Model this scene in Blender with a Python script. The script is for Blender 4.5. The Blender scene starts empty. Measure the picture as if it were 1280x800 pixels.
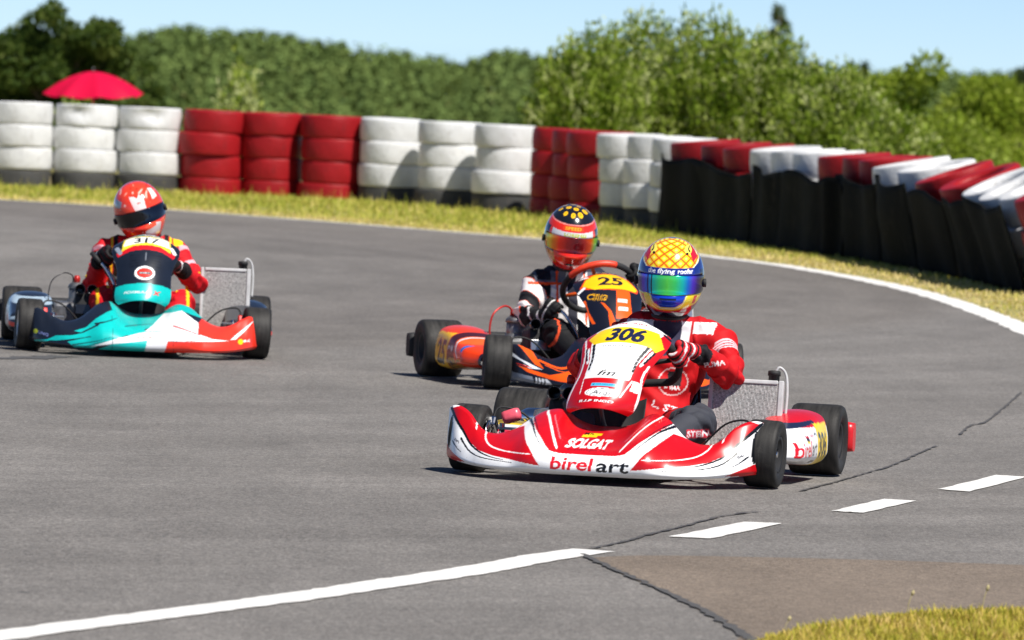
import bpy, bmesh, math, random
import numpy as np
from mathutils import Vector, Matrix, Euler

random.seed(7)
RNG = np.random.default_rng(11)
R = math.radians
SC = bpy.context.scene
COL = SC.collection

# ------------------------------------------------------------------ camera
CAM_H = 1.65
FPX = 9000.0                                   # focal length in pixels of a 1280 px wide frame
cam_d = bpy.data.cameras.new('camera')
cam_d.sensor_width = 36.0
cam_d.lens = FPX / 1280 * 36.0
cam_d.clip_start = 1.0
cam_d.clip_end = 9000.0
cam_d.dof.use_dof = True
cam_d.dof.focus_distance = 27.9
cam_d.dof.aperture_fstop = (cam_d.lens / 1000) / 0.029
camera = bpy.data.objects.new('camera', cam_d)
COL.objects.link(camera)
_p, _r = math.atan(343.0 / FPX), R(2.5)
_f = Vector((0, math.cos(_p), -math.sin(_p)))
_u0 = Vector((0, math.sin(_p), math.cos(_p)))
_rt = Vector((1, 0, 0)) * math.cos(_r) + _u0 * math.sin(_r)
_up = _u0 * math.cos(_r) - Vector((1, 0, 0)) * math.sin(_r)
camera.matrix_world = Matrix(((_rt.x, _up.x, -_f.x, 0), (_rt.y, _up.y, -_f.y, 0),
                              (_rt.z, _up.z, -_f.z, CAM_H), (0, 0, 0, 1)))
SC.camera = camera

# ------------------------------------------------------------------ sky, sun, exposure
SUN_DIR = Vector((0.36, -0.42, 0.83)).normalized()      # towards the sun
world = bpy.data.worlds.new('World')
SC.world = world
world.use_nodes = True
nt = world.node_tree
bg = nt.nodes['Background']
sky = nt.nodes.new('ShaderNodeTexSky')
sky.sky_type = 'NISHITA'
sky.sun_disc = False
sky.sun_elevation = math.asin(SUN_DIR.z)
sky.sun_rotation = math.atan2(SUN_DIR.x, SUN_DIR.y)
sky.altitude = 1600
sky.air_density = 0.5
sky.dust_density = 0.0
sky.ozone_density = 5.0
nt.links.new(sky.outputs[0], bg.inputs[0])
bg.inputs[1].default_value = 0.085
sun_d = bpy.data.lights.new('sun', 'SUN')
sun_d.energy = 5.0
sun_d.angle = R(0.53)
sun_d.color = (1.0, 0.955, 0.89)
sun = bpy.data.objects.new('sun', sun_d)
COL.objects.link(sun)
sun.rotation_euler = (-SUN_DIR).to_track_quat('-Z', 'Y').to_euler()
sun.location = (10, -10, 30)
SC.view_settings.view_transform = 'Standard'
SC.view_settings.look = 'None'
SC.view_settings.gamma = 1.0
SC.view_settings.exposure = 0.42
SC.view_settings.use_curve_mapping = False
SC.cycles.max_bounces = 6
SC.cycles.transparent_max_bounces = 8

# ------------------------------------------------------------------ helpers
def lin(c):
    """sRGB 0-255 triple -> linear"""
    a = np.asarray(c, dtype=float) / 255.0
    return np.where(a <= 0.04045, a / 12.92, ((a + 0.055) / 1.055) ** 2.4)

def tag(o, label=None, cat=None, group=None, kind=None):
    if label: o['label'] = label
    if cat: o['category'] = cat
    if group: o['group'] = group
    if kind: o['kind'] = kind
    return o

def empty(name, loc=(0, 0, 0), rz=0.0, parent=None):
    o = bpy.data.objects.new(name, None)
    COL.objects.link(o)
    o.location = loc
    o.rotation_euler = (0, 0, rz)
    o.empty_display_size = 0.1
    if parent: o.parent = parent
    return o

def link(name, me, mat=None, parent=None, loc=None, rot=None):
    o = bpy.data.objects.new(name, me)
    COL.objects.link(o)
    if mat is not None and len(me.materials) == 0: me.materials.append(mat)
    if parent: o.parent = parent
    if loc is not None: o.location = loc
    if rot is not None: o.rotation_euler = rot
    return o

def raw_mesh(name, V, Fq, C=None, smooth=True):
    """fast mesh from an (n,3) array and an (m,k) face array, optional (n,3) linear colours"""
    V = np.asarray(V, dtype=np.float32); Fq = np.asarray(Fq, dtype=np.int32)
    me = bpy.data.meshes.new(name)
    n, (m, k) = len(V), Fq.shape
    me.vertices.add(n); me.vertices.foreach_set('co', V.ravel())
    me.loops.add(m * k); me.loops.foreach_set('vertex_index', Fq.ravel())
    me.polygons.add(m)
    me.polygons.foreach_set('loop_start', np.arange(0, m * k, k, dtype=np.int32))
    me.update(calc_edges=True)
    me.polygons.foreach_set('use_smooth', np.full(m, smooth))
    if C is not None: set_col(me, C)
    return me

def set_col(me, C):
    at = me.color_attributes.new('Col', 'FLOAT_COLOR', 'POINT')
    A = np.ones((len(me.vertices), 4), dtype=np.float32); A[:, :3] = C
    at.data.foreach_set('color', A.ravel())

def grid_faces(nv, nu, wrap=False):
    i = np.arange(nv - 1)[:, None] * nu; j = np.arange(nu if wrap else nu - 1)[None, :]
    j2 = (j + 1) % nu
    return np.stack([i + j, i + j2, i + nu + j2, i + nu + j], -1).reshape(-1, 4)

def bm_mesh(name, bm, smooth=False):
    me = bpy.data.meshes.new(name); bm.normal_update(); bm.to_mesh(me); bm.free()
    if smooth:
        me.polygons.foreach_set('use_smooth', np.full(len(me.polygons), True))
    return me

def add_box(bm, c, s, rot=None, bevel=0.0):
    r = bmesh.ops.create_cube(bm, size=1.0)
    M = Matrix.Translation(c) @ (Euler(rot).to_matrix().to_4x4() if rot else Matrix.Identity(4)) @ Matrix.Diagonal((*s, 1))
    bmesh.ops.transform(bm, matrix=M, verts=r['verts'])
    if bevel:
        es = list({e for v in r['verts'] for e in v.link_edges})
        bmesh.ops.bevel(bm, geom=es, offset=bevel, segments=2, profile=0.6, affect='EDGES')

def add_tube(bm, pts, rad, seg=10, cap=True):
    """round tube along a polyline; rad a number or one per point"""
    pts = [Vector(p) for p in pts]
    rr = rad if hasattr(rad, '__len__') else [rad] * len(pts)
    prev, rings = None, []
    for i, p in enumerate(pts):
        t = (pts[min(i + 1, len(pts) - 1)] - pts[max(i - 1, 0)]).normalized()
        if prev is None:
            a = t.orthogonal().normalized()
        else:
            a = (prev - t * prev.dot(t)).normalized()
        prev = a; b = t.cross(a)
        rings.append([bm.verts.new(p + (a * math.cos(k * 2 * math.pi / seg) + b * math.sin(k * 2 * math.pi / seg)) * rr[i]) for k in range(seg)])
    for A, B in zip(rings, rings[1:]):
        for k in range(seg):
            bm.faces.new((A[k], A[(k + 1) % seg], B[(k + 1) % seg], B[k])).smooth = True
    if cap:
        bm.faces.new(rings[0][::-1]); bm.faces.new(rings[-1])

def smooth_path(pts, n=8):
    """Catmull-Rom through the points"""
    P = [Vector(p) for p in pts]; out = []
    for i in range(len(P) - 1):
        p0, p1, p2, p3 = P[max(i - 1, 0)], P[i], P[i + 1], P[min(i + 2, len(P) - 1)]
        for k in range(n):
            t = k / n
            out.append(0.5 * ((2 * p1) + (p2 - p0) * t + (2 * p0 - 5 * p1 + 4 * p2 - p3) * t * t + (3 * p1 - p0 - 3 * p2 + p3) * t ** 3))
    out.append(P[-1])
    return out

def tube_obj(name, pts, rad, mat, parent=None, seg=10, n=6):
    bm = bmesh.new(); add_tube(bm, smooth_path(pts, n) if n else pts, rad, seg)
    return link(name, bm_mesh(name, bm), mat, parent)

def lathe(name, prof, seg=48, axis='X', C=None):
    """profile [(radius, along)] spun round an axis"""
    P = np.array(prof, dtype=float); a = np.arange(seg) / seg * 2 * math.pi
    r, h = P[:, 0][:, None], P[:, 1][:, None]
    c, s = r * np.cos(a), r * np.sin(a); h = h + 0 * c
    V = {'X': (h, c, s), 'Z': (c, s, h), 'Y': (c, -h, s)}[axis]
    V = np.stack(V, -1).reshape(-1, 3)
    return raw_mesh(name, V, grid_faces(len(P), seg, True), None if C is None else np.repeat(np.asarray(C), seg, 0))

# ------------------------------------------------------------------ materials
def mat_new(name):
    m = bpy.data.materials.new(name); m.use_nodes = True
    return m, m.node_tree, m.node_tree.nodes['Principled BSDF']

def nd(t, kind, **kw):
    n = t.nodes.new(kind)
    for k, v in kw.items(): setattr(n, k, v)
    return n

def noise(t, scale, detail=4, rough=0.55, vec=None):
    n = nd(t, 'ShaderNodeTexNoise'); n.inputs['Scale'].default_value = scale
    n.inputs['Detail'].default_value = detail; n.inputs['Roughness'].default_value = rough
    if vec: t.links.new(vec, n.inputs['Vector'])
    return n.outputs['Fac']

def ramp(t, fac, stops):
    n = nd(t, 'ShaderNodeValToRGB'); e = n.color_ramp.elements
    while len(e) < len(stops): e.new(0.5)
    for el, (p, c) in zip(e, stops): el.position = p; el.color = (*c, 1) if len(c) == 3 else c
    t.links.new(fac, n.inputs[0]); return n.outputs[0]

def mixc(t, a, b, fac, mode='MIX'):
    n = nd(t, 'ShaderNodeMix', data_type='RGBA', blend_type=mode)
    for s, v in ((0, fac), (6, a), (7, b)):
        if hasattr(v, 'links') or hasattr(v, 'is_output'): t.links.new(v, n.inputs[s])
        else: n.inputs[s].default_value = (*v, 1) if hasattr(v, '__len__') else v
    return n.outputs[2]

def bump(t, b, fac, strength=0.3, dist=0.01):
    n = nd(t, 'ShaderNodeBump'); n.inputs['Strength'].default_value = strength; n.inputs['Distance'].default_value = dist
    t.links.new(fac, n.inputs['Height']); t.links.new(n.outputs[0], b.inputs['Normal'])

def objco(t, scale=(1, 1, 1)):
    c = nd(t, 'ShaderNodeTexCoord'); m = nd(t, 'ShaderNodeMapping'); m.inputs['Scale'].default_value = scale
    t.links.new(c.outputs['Object'], m.inputs[0]); return m.outputs[0]

def plain(name, rgb, rough=0.5, metal=0.0, var=0.12, scale=18, coat=0.0, bmp=0.0, spec=0.5):
    m, t, b = mat_new(name)
    v = objco(t)
    f = noise(t, scale, 5, 0.6, v)
    lo = tuple(c * (1 - var) for c in rgb); hi = tuple(min(1, c * (1 + var)) for c in rgb)
    t.links.new(ramp(t, f, [(0.3, lo), (0.7, hi)]), b.inputs['Base Color'])
    b.inputs['Roughness'].default_value = rough; b.inputs['Metallic'].default_value = metal
    b.inputs['Specular IOR Level'].default_value = spec
    b.inputs['Coat Weight'].default_value = coat; b.inputs['Coat Roughness'].default_value = 0.085
    if bmp: bump(t, b, noise(t, scale * 4, 4, 0.6, v), bmp, 0.003)
    return m

def scuffs(t, v):
    """short dark rubber scrapes, running mostly along x"""
    return ramp(t, noise(t, 30, 4, 0.7, objco(t, (0.35, 1.0, 1.6))), [(0.64, (0, 0, 0)), (0.74, (0.4,) * 3)])

def painted(name, rough=0.35, coat=0.0, dirt=0.1, bmp=0.0, bscale=60, metal=0.0, spec=0.5, scuff=False):
    """colour from the mesh's own livery, plus fine grime"""
    m, t, b = mat_new(name)
    a = nd(t, 'ShaderNodeVertexColor', layer_name='Col').outputs['Color']
    v = objco(t)
    g = ramp(t, noise(t, 14, 6, 0.65, v), [(0.35, (1 - dirt,) * 3), (0.62, (1, 1, 1))])
    c = mixc(t, a, g, 1.0, 'MULTIPLY')
    if scuff: c = mixc(t, c, (0.06, 0.055, 0.05), scuffs(t, v))
    t.links.new(c, b.inputs['Base Color'])
    b.inputs['Roughness'].default_value = rough; b.inputs['Metallic'].default_value = metal
    b.inputs['Coat Weight'].default_value = coat; b.inputs['Coat Roughness'].default_value = 0.06
    b.inputs['Specular IOR Level'].default_value = spec
    if bmp: bump(t, b, noise(t, bscale, 5, 0.6, v), bmp, 0.004)
    return m

def leafy(name, trans=0.35, rough=0.5):
    m, t, b = mat_new(name)
    a = nd(t, 'ShaderNodeVertexColor', layer_name='Col').outputs['Color']
    t.links.new(a, b.inputs['Base Color']); b.inputs['Roughness'].default_value = rough; b.inputs['Specular IOR Level'].default_value = 0.12
    tr = nd(t, 'ShaderNodeBsdfTranslucent'); t.links.new(a, tr.inputs[0])
    mx = nd(t, 'ShaderNodeMixShader'); mx.inputs[0].default_value = trans
    t.links.new(b.outputs[0], mx.inputs[1]); t.links.new(tr.outputs[0], mx.inputs[2])
    t.links.new(mx.outputs[0], t.nodes['Material Output'].inputs[0])
    return m

M = {}
M['leaf'] = leafy('leaf', 0.45); M['grass'] = leafy('grass_blade', 0.35, 0.6)
M['wood_far'] = leafy('distant_wood', 0.1, 0.8)
M['bark'] = plain('bark', (0.10, 0.075, 0.05), 0.9, var=0.4, scale=12, bmp=0.5)
M['tar'] = plain('tar', (0.072, 0.069, 0.067), 0.8, var=0.25, scale=30, bmp=0.3)
# ================================================================== THE SETTING
def asphalt(name, ca, cb, cc, streak=0.0):
    m, t, b = mat_new(name)
    v = objco(t)
    big = noise(t, 0.35, 5, 0.6, v)
    mid = noise(t, 2.0, 7, 0.75, objco(t, (1, 0.35, 1)))
    fine = noise(t, 120, 3, 0.7, v)
    c = ramp(t, big, [(0.3, ca), (0.7, cb)])
    c = mixc(t, c, ramp(t, mid, [(0.35, (0.86,) * 3), (0.65, (1.1,) * 3)]), 1.0, 'MULTIPLY')
    vo = nd(t, 'ShaderNodeTexVoronoi'); vo.inputs['Scale'].default_value = 75
    t.links.new(v, vo.inputs['Vector'])
    c = mixc(t, c, ramp(t, vo.outputs['Color'], [(0.1, (0.70,) * 3), (0.9, (1.30,) * 3)]), 0.8, 'MULTIPLY')
    st = noise(t, 150, 2, 0.6, objco(t, (1, 0.14, 1)))      # proud stones, drawn out by the traffic
    c = mixc(t, c, ramp(t, st, [(0.32, (0.74,) * 3), (0.5, (1.0,) * 3), (0.68, (1.24,) * 3)]), 0.85, 'MULTIPLY')
    # rubbered-in racing line: broad streaks along the bend
    sub_ = nd(t, 'ShaderNodeVectorMath', operation='SUBTRACT'); sub_.inputs[1].default_value = (-18.1, 50.5, 0); t.links.new(v, sub_.inputs[0])
    ln = nd(t, 'ShaderNodeVectorMath', operation='LENGTH'); t.links.new(sub_.outputs[0], ln.inputs[0])
    sx = nd(t, 'ShaderNodeSeparateXYZ'); t.links.new(sub_.outputs[0], sx.inputs[0])
    at = nd(t, 'ShaderNodeMath', operation='ARCTAN2'); t.links.new(sx.outputs[1], at.inputs[0]); t.links.new(sx.outputs[0], at.inputs[1])
    cb = nd(t, 'ShaderNodeCombineXYZ'); t.links.new(ln.outputs['Value'], cb.inputs[0]); t.links.new(at.outputs[0], cb.inputs[1])
    w = noise(t, 2.6, 5, 0.65, cb.outputs[0])
    c = mixc(t, c, ramp(t, w, [(0.36, (0.84, 0.835, 0.83)), (0.62, (1.04,) * 3)]), streak, 'MULTIPLY')
    # the rubbered line swings out towards the edge of the bend
    if streak > 0.5:
        mr = nd(t, 'ShaderNodeMapRange'); mr.inputs[1].default_value = 8; mr.inputs[2].default_value = 21.4; t.links.new(ln.outputs['Value'], mr.inputs[0])
        band = ramp(t, mr.outputs[0], [(0.0, (1.03,) * 3), (0.55, (1.0,) * 3), (0.8, (0.86, 0.84, 0.83)), (0.96, (0.90, 0.88, 0.86)), (1.0, (1.0,) * 3)])
        c = mixc(t, c, band, 1.0, 'MULTIPLY')
    # odd dark rubber marbles and oil specks
    sp = noise(t, 9, 2, 0.5, v)
    c = mixc(t, c, cc, ramp(t, sp, [(0.74, (0, 0, 0)), (0.78, (0.7,) * 3)]))
    t.links.new(c, b.inputs['Base Color'])
    b.inputs['Roughness'].default_value = 0.82
    b.inputs['Specular IOR Level'].default_value = 0.35
    bump(t, b, fine, 0.6, 0.004)
    return m
M['asphalt'] = asphalt('asphalt', (0.152, 0.142, 0.131), (0.188, 0.176, 0.163), (0.05, 0.05, 0.05), 0.75)
M['asphalt_brown'] = asphalt('old_asphalt', (0.150, 0.120, 0.092), (0.19, 0.152, 0.118), (0.07, 0.06, 0.05), 0.2)

def soil_mat():
    m, t, b = mat_new('grassy_soil'); v = objco(t)
    c = ramp(t, noise(t, 1.6, 6, 0.65, v), [(0.3, (0.22, 0.21, 0.05)), (0.5, (0.32, 0.28, 0.09)), (0.7, (0.46, 0.37, 0.19))])
    c = mixc(t, c, ramp(t, noise(t, 40, 3, 0.6, v), [(0.3, (0.7,) * 3), (0.7, (1.2,) * 3)]), 1.0, 'MULTIPLY')
    t.links.new(c, b.inputs['Base Color']); b.inputs['Roughness'].default_value = 0.95
    bump(t, b, noise(t, 25, 4, 0.6, v), 0.7, 0.03); return m
M['soil'] = soil_mat()

def paint_line():
    m, t, b = mat_new('road_paint'); v = objco(t)
    c = ramp(t, noise(t, 14, 5, 0.7, v), [(0.3, (0.58, 0.56, 0.53)), (0.6, (0.76, 0.75, 0.72))])
    c = mixc(t, c, (0.14, 0.135, 0.13), ramp(t, noise(t, 34, 6, 0.8, v), [(0.60, (0, 0, 0)), (0.72, (0.75,) * 3)]))
    t.links.new(c, b.inputs['Base Color']); b.inputs['Roughness'].default_value = 0.7
    bump(t, b, noise(t, 120, 3, 0.7, v), 0.5, 0.003); return m
M['line'] = paint_line()

HILL_PX = np.array([(-260, 60), (0, 52), (100, 50), (150, 44), (200, 32), (270, 36), (330, 40), (400, 52), (450, 60), (520, 70), (565, 78), (590, 70), (610, 62),
                    (650, 66), (720, 70), (800, 78), (950, 82), (1060, 88), (1280, 92), (1600, 110)], float)
_hx = (HILL_PX[:, 0] - 640) / FPX * 1500
_hz = CAM_H - (HILL_PX[:, 1] - (57 + 0.0437 * (HILL_PX[:, 0] - 640))) / FPX * 1500
def hill_top(x): return np.interp(x, _hx, _hz)
TREE_H = 9.0
def ground_z(x, y):
    x = np.asarray(x, float); y = np.asarray(y, float)
    d = np.clip(y - 84, 0, None)
    z = -5.0 * (1 - np.exp(-d / 60.0)) - 0.024 * d
    t = np.clip((y - 1150) / 350, 0, 1); t = t * t * (3 - 2 * t)
    top = hill_top(x * 1500 / np.maximum(y, 1000)) - TREE_H * 0.9
    z = np.where(y > 1150, z * (1 - t) + top * t, z)
    return np.where(y > 1500, top - 0.015 * (y - 1500), z)

xs = np.concatenate([-np.geomspace(20, 3000, 26)[::-1], np.linspace(-19, 19, 60), np.geomspace(20, 3000, 26)])
ys = np.concatenate([np.linspace(-60, 84, 40), np.geomspace(85, 1140, 46), np.linspace(1150, 1520, 40), np.geomspace(1560, 6000, 12)])
XX, YY = np.meshgrid(xs, ys)
tag(link('ground', raw_mesh('ground', np.stack([XX, YY, ground_z(XX, YY)], -1).reshape(-1, 3), grid_faces(len(ys), len(xs))), M['soil']),
    kind='structure')

# outer edge of the bend, from the far left round to the right
EDGE = np.array([(-26, 71.5), (-14, 70.6), (-8, 69.2), (-4.825, 67.2), (-3.28, 66.2), (-1.755, 64.5), (-0.591, 62.9), (0.107, 61.9), (1.054, 60.3),
                 (1.784, 58.3), (2.262, 56.7), (2.747, 54.0), (3.07, 51.2), (3.30, 46.6), (3.45, 41.0), (4.2, 35.0), (7.0, 31.0), (14.0, 29.0)])
EDGE = np.array([tuple(p)[:2] for p in smooth_path([(a, b, 0) for a, b in EDGE], 6)])

def sheet(name, pts, z, mat, kind='structure', tri=False):
    bm = bmesh.new(); vs = [bm.verts.new((p[0], p[1], z)) for p in pts]
    f = bm.faces.new(vs)
    if f.normal.z < 0 or sum((pts[i][0] * pts[(i + 1) % len(pts)][1] - pts[(i + 1) % len(pts)][0] * pts[i][1]) for i in range(len(pts))) < 0: f.normal_flip()
    bmesh.ops.triangulate(bm, faces=bm.faces[:])
    return tag(link(name, bm_mesh(name, bm), mat), kind=kind)

def ribbon(name, pts, w, z, mat, jit=0.0, kind='structure'):
    P = np.array(pts, float); T = np.gradient(P, axis=0); T /= np.linalg.norm(T, axis=1)[:, None]
    Nn = np.stack([-T[:, 1], T[:, 0]], 1)
    ww = np.asarray(w) * np.ones(len(P)) / 2
    a = P + Nn * (ww + RNG.normal(0, jit, len(P)))[:, None]; b = P - Nn * (ww + RNG.normal(0, jit, len(P)))[:, None]
    V = np.concatenate([np.c_[b, np.full(len(P), z)], np.c_[a, np.full(len(P), z)]])
    return tag(link(name, raw_mesh(name, V, grid_faces(2, len(P)), smooth=False), mat), kind=kind)

sheet('track', list(map(tuple, EDGE)) + [(14, 4), (-26, 4)], 0.004, M['asphalt'])
def resample(pts, step):
    P = np.array(pts, float); s = np.r_[0, np.cumsum(np.linalg.norm(np.diff(P, axis=0), axis=1))]
    q = np.arange(0, s[-1], step); return np.stack([np.interp(q, s, P[:, 0]), np.interp(q, s, P[:, 1])], 1)
def sm2(pts, n=10): return [(p.x, p.y) for p in smooth_path([(a, b, 0) for a, b in pts], n)]

inside = resample(EDGE, 0.15)
tang = np.gradient(inside, axis=0); tang /= np.linalg.norm(tang, axis=1)[:, None]
inner = inside + np.stack([tang[:, 1], -tang[:, 0]], 1) * 0.1
ribbon('edge_line', inner, np.interp(inner[:, 0], [-4, 0.5, 2.5, 3.5], [0.10, 0.12, 0.19, 0.22]), 0.0075, M['line'], 0.012)
# solid inner line and dashed continuation
ribbon('solid_line', resample(sm2([(-3.6, 13.6), (-2.2, 17.0), (-1.333, 19.3), (-0.66, 20.93), (-0.35, 21.75), (-0.066, 22.52), (0.13, 23.15), (0.31, 23.62)]), 0.06), 0.15, 0.0075, M['line'], 0.004)
def worn(q):
    out = []
    for (a, b), (c_, d) in zip(q, q[1:] + q[:1]):
        for k in range(9): out.append((a + (c_ - a) * k / 9 + RNG.normal(0, 0.0022), b + (d - b) * k / 9 + RNG.normal(0, 0.006)))
    return out
for q in ([(0.565, 24.42), (0.71, 24.42), (0.985, 25.38), (0.85, 25.38)], [(1.196, 26.2), (1.31, 26.17), (1.55, 27.03), (1.428, 27.06)],
          [(1.677, 27.82), (1.793, 27.76), (2.10, 28.94), (1.975, 28.97)], [(2.25, 29.8), (2.36, 29.75), (2.7, 30.9), (2.58, 30.95)]):
    sheet('dash_line', worn(q), 0.0075, M['line'])
sheet('asphalt_patch', sm2([(0.28, 23.25), (0.45, 23.45), (0.72, 23.58), (1.2, 23.72), (1.74, 23.8), (3.5, 24.0)], 6) + [(6, 24.0), (6, 14), (0.2, 14), (0.45, 18.5), (0.699, 20.45), (0.60, 21.2), (0.50, 21.9), (0.36, 22.7)],
      0.0062, M['asphalt_brown'])
ribbon('tar_seam', resample(sm2([(0.26, 23.4), (0.36, 22.75), (0.47, 22.1), (0.58, 21.4), (0.70, 20.4), (0.76, 19.6)]), 0.05), np.linspace(0.022, 0.05, 200)[:len(resample(sm2([(0.26, 23.4), (0.36, 22.75), (0.47, 22.1), (0.58, 21.4), (0.70, 20.4), (0.76, 19.6)]), 0.05))], 0.0088, M['tar'], 0.006)
ribbon('tar_seam', resample(sm2([(0.30, 23.7), (0.42, 24.12), (0.50, 24.5), (0.63, 25.0), (0.72, 25.4), (0.82, 25.75), (0.93, 26.0)]), 0.05), 0.018, 0.0088, M['tar'], 0.004)
ribbon('tar_seam', resample(sm2([(1.12, 27.32), (1.25, 27.85), (1.348, 28.29), (1.46, 28.8), (1.588, 29.4), (1.8, 30.7), (1.86, 31.0)]), 0.06), 0.012, 0.0088, M['tar'], 0.003)
ribbon('tar_seam', resample(sm2([(2.016, 32.03), (2.12, 32.9), (2.2, 33.2), (2.352, 34.4), (2.6, 36.5)]), 0.08), 0.012, 0.0088, M['tar'], 0.003)
# tyre marks left on the bend
M['skid'] = plain('skid_rubber', (0.075, 0.073, 0.072), 0.7, var=0.3, scale=25)
ribbon('tyre_mark', resample(sm2([(-2.75, 35.1), (-2.45, 35.4), (-2.2, 35.9)]), 0.06), np.array([.16]), 0.0065, M['skid'], 0.03)
FG = sm2([(0.55, 18.9), (0.70, 19.9), (0.80, 20.35), (1.0, 20.85), (1.261, 21.35), (1.592, 21.6), (2.5, 21.9), (5.5, 22.1)], 8)
sheet('verge', FG + [(5.5, 12), (0.3, 12)], 0.016, M['soil'])

# ------------------------------------------------------------------ grass
def blades(P, h, w, C, lean=0.85):
    """two-segment bent blades at the points P"""
    n = len(P); a = RNG.uniform(0, 2 * math.pi, n); d = np.stack([np.cos(a), np.sin(a), 0 * a], 1)
    s = np.stack([-np.sin(a), np.cos(a), 0 * a], 1) * (w / 2)[:, None]
    up = np.array([0, 0, 1.0]); L = (lean * RNG.uniform(0.1, 1.0, n) * h)[:, None]
    m = P + up * (h * 0.55)[:, None] + d * L * 0.35; t = P + up * h[:, None] * 0.95 + d * L
    V = np.stack([P - s, P + s, m + s * 0.7, m - s * 0.7, t, t + s * 0.05], 1).reshape(-1, 3)
    b = np.arange(n)[:, None] * 6
    Fq = np.concatenate([b + np.array([0, 1, 2, 3]), b + np.array([3, 2, 5, 4])])
    return V, Fq, np.repeat(C, 6, 0)

def grass_cols(n, dry):
    pal = np.array([(0.16, 0.23, 0.02), (0.31, 0.36, 0.045), (0.47, 0.47, 0.085), (0.62, 0.52, 0.15), (0.74, 0.60, 0.30)])
    k = np.clip(RNG.normal(1.0 + dry * 2.6, 0.8, n), 0, 3.999); i = k.astype(int); f = (k - i)[:, None]
    return pal[i] * (1 - f) + pal[i + 1] * f

def vnoise(x, y, s):
    return (np.sin(x * s * 1.3 + 1.7 * np.sin(y * s * .9)) + np.sin(y * s * 1.7 + 2.1 * np.sin(x * s * .7 + 1)) + np.sin((x + y) * s * 2.9)) / 6 + 0.5

# verge between the edge line and the tyres: scatter along the edge curve, outward
def verge_points(n, smin, smax):
    seg = resample(EDGE, 0.05); tg = np.gradient(seg, axis=0); tg /= np.linalg.norm(tg, axis=1)[:, None]
    out = np.stack([-tg[:, 1], tg[:, 0]], 1)
    i = RNG.integers(0, len(seg), n); keep = (seg[i, 0] > -7.5) & (seg[i, 0] < 4.6); i = i[keep]
    d = RNG.uniform(smin, smax, len(i))
    return seg[i] + out[i] * d[:, None], d
P2, D = verge_points(230000, 0.02, 6.0)
dry = np.clip(1.15 - D / 1.3, 0, 1) * 0.75 + 0.45 * vnoise(P2[:, 0], P2[:, 1], 2.3) + 0.05
keep = RNG.uniform(0, 1, len(P2)) < np.clip(0.35 + D / 0.8, 0, 1)
P2, D, dry = P2[keep], D[keep], dry[keep]
h = RNG.uniform(0.02, 0.05, len(P2)) * (0.6 + np.clip(D, 0, 5) * 0.16) * (0.7 + 0.7 * vnoise(P2[:, 0], P2[:, 1], 5.1))
V, Fq, C = blades(np.c_[P2, np.zeros(len(P2))], h, RNG.uniform(0.008, 0.016, len(P2)), grass_cols(len(P2), dry) * 1.12)
tag(link('grass_verge', raw_mesh('grass_verge', V, Fq, C, smooth=False), M['grass']),
    'yellow green dry grass strip between the track edge and the tyre stacks', 'grass', kind='stuff')
# tall weeds and seed stalks at the foot of the tyres
P2, D = verge_points(26000, 2.5, 6.0)
k = vnoise(P2[:, 0], P2[:, 1], 9.0) > 0.66; P2 = P2[k]; n = len(P2)
V, Fq, C = blades(np.c_[P2, np.zeros(n)], RNG.uniform(0.06, 0.17, n), RNG.uniform(0.006, 0.012, n), grass_cols(n, RNG.uniform(0, 0.8, n)), 0.4)
tag(link('weeds', raw_mesh('weeds', V, Fq, C, smooth=False), M['grass']), 'taller weeds growing at the foot of the tyre stacks', 'weeds', kind='stuff')
# foreground corner
fx = RNG.uniform(0.4, 4.0, 150000); fy = RNG.uniform(17.5, 22.1, len(fx))
lim = np.interp(fx, [p[0] for p in FG], [p[1] for p in FG])
k = (fy < lim - 0.01) & (fy > lim - 2.6); fx, fy, lim = fx[k], fy[k], lim[k]
dry = 0.36 + 0.6 * vnoise(fx, fy, 6.0) * vnoise(fx, fy, 17.0) * 1.6
h = RNG.uniform(0.015, 0.04, len(fx)) * (0.5 + np.clip((lim - fy) * 3, 0, 1) * 0.7) * (0.6 + 0.8 * vnoise(fx, fy, 11.0))
V, Fq, C = blades(np.c_[fx, fy, np.full(len(fx), 0.016)], h, RNG.uniform(0.004, 0.008, len(fx)), grass_cols(len(fx), dry) * np.array([0.93, 0.86, 0.62]))
tag(link('foreground_grass', raw_mesh('foreground_grass', V, Fq, C, smooth=False), M['grass']),
    'sunlit dry grass in the near corner beside the brown asphalt', 'grass', kind='stuff')
# single seed stalks standing in the near grass
M['stalk'] = plain('dry_stalk', (0.42, 0.36, 0.18), 0.8, var=0.3)
def stalk(x, y, h, label):
    r = empty('grass_stalk', (x, y, 0.016)); tag(r, label, 'grass stalk', 'seed stalks in the near grass')
    bm = bmesh.new(); add_tube(bm, smooth_path([(0, 0, 0), (0.003, 0, h * 0.5), (0.012, 0.004, h * 0.85)], 4), 0.0016, 5)
    link('stem', bm_mesh('stem', bm), M['stalk'], r)
    bm = bmesh.new(); add_tube(bm, [(0.012, 0.004, h * 0.8), (0.013, 0.004, h * 0.86), (0.015, 0.005, h * 0.93), (0.016, 0.005, h)], [0.002, 0.0055, 0.005, 0.001], 7)
    link('seed_head', bm_mesh('seed_head', bm, True), M['stalk'], r)
stalk(1.43, 21.3, 0.10, 'tallest dry seed stalk in the near grass, towards the right edge')
stalk(0.80, 20.15, 0.07, 'short pale seed stalk at the left tip of the near grass')
stalk(1.20, 21.15, 0.085, 'pale seed stalk in the middle of the near grass edge')
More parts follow.
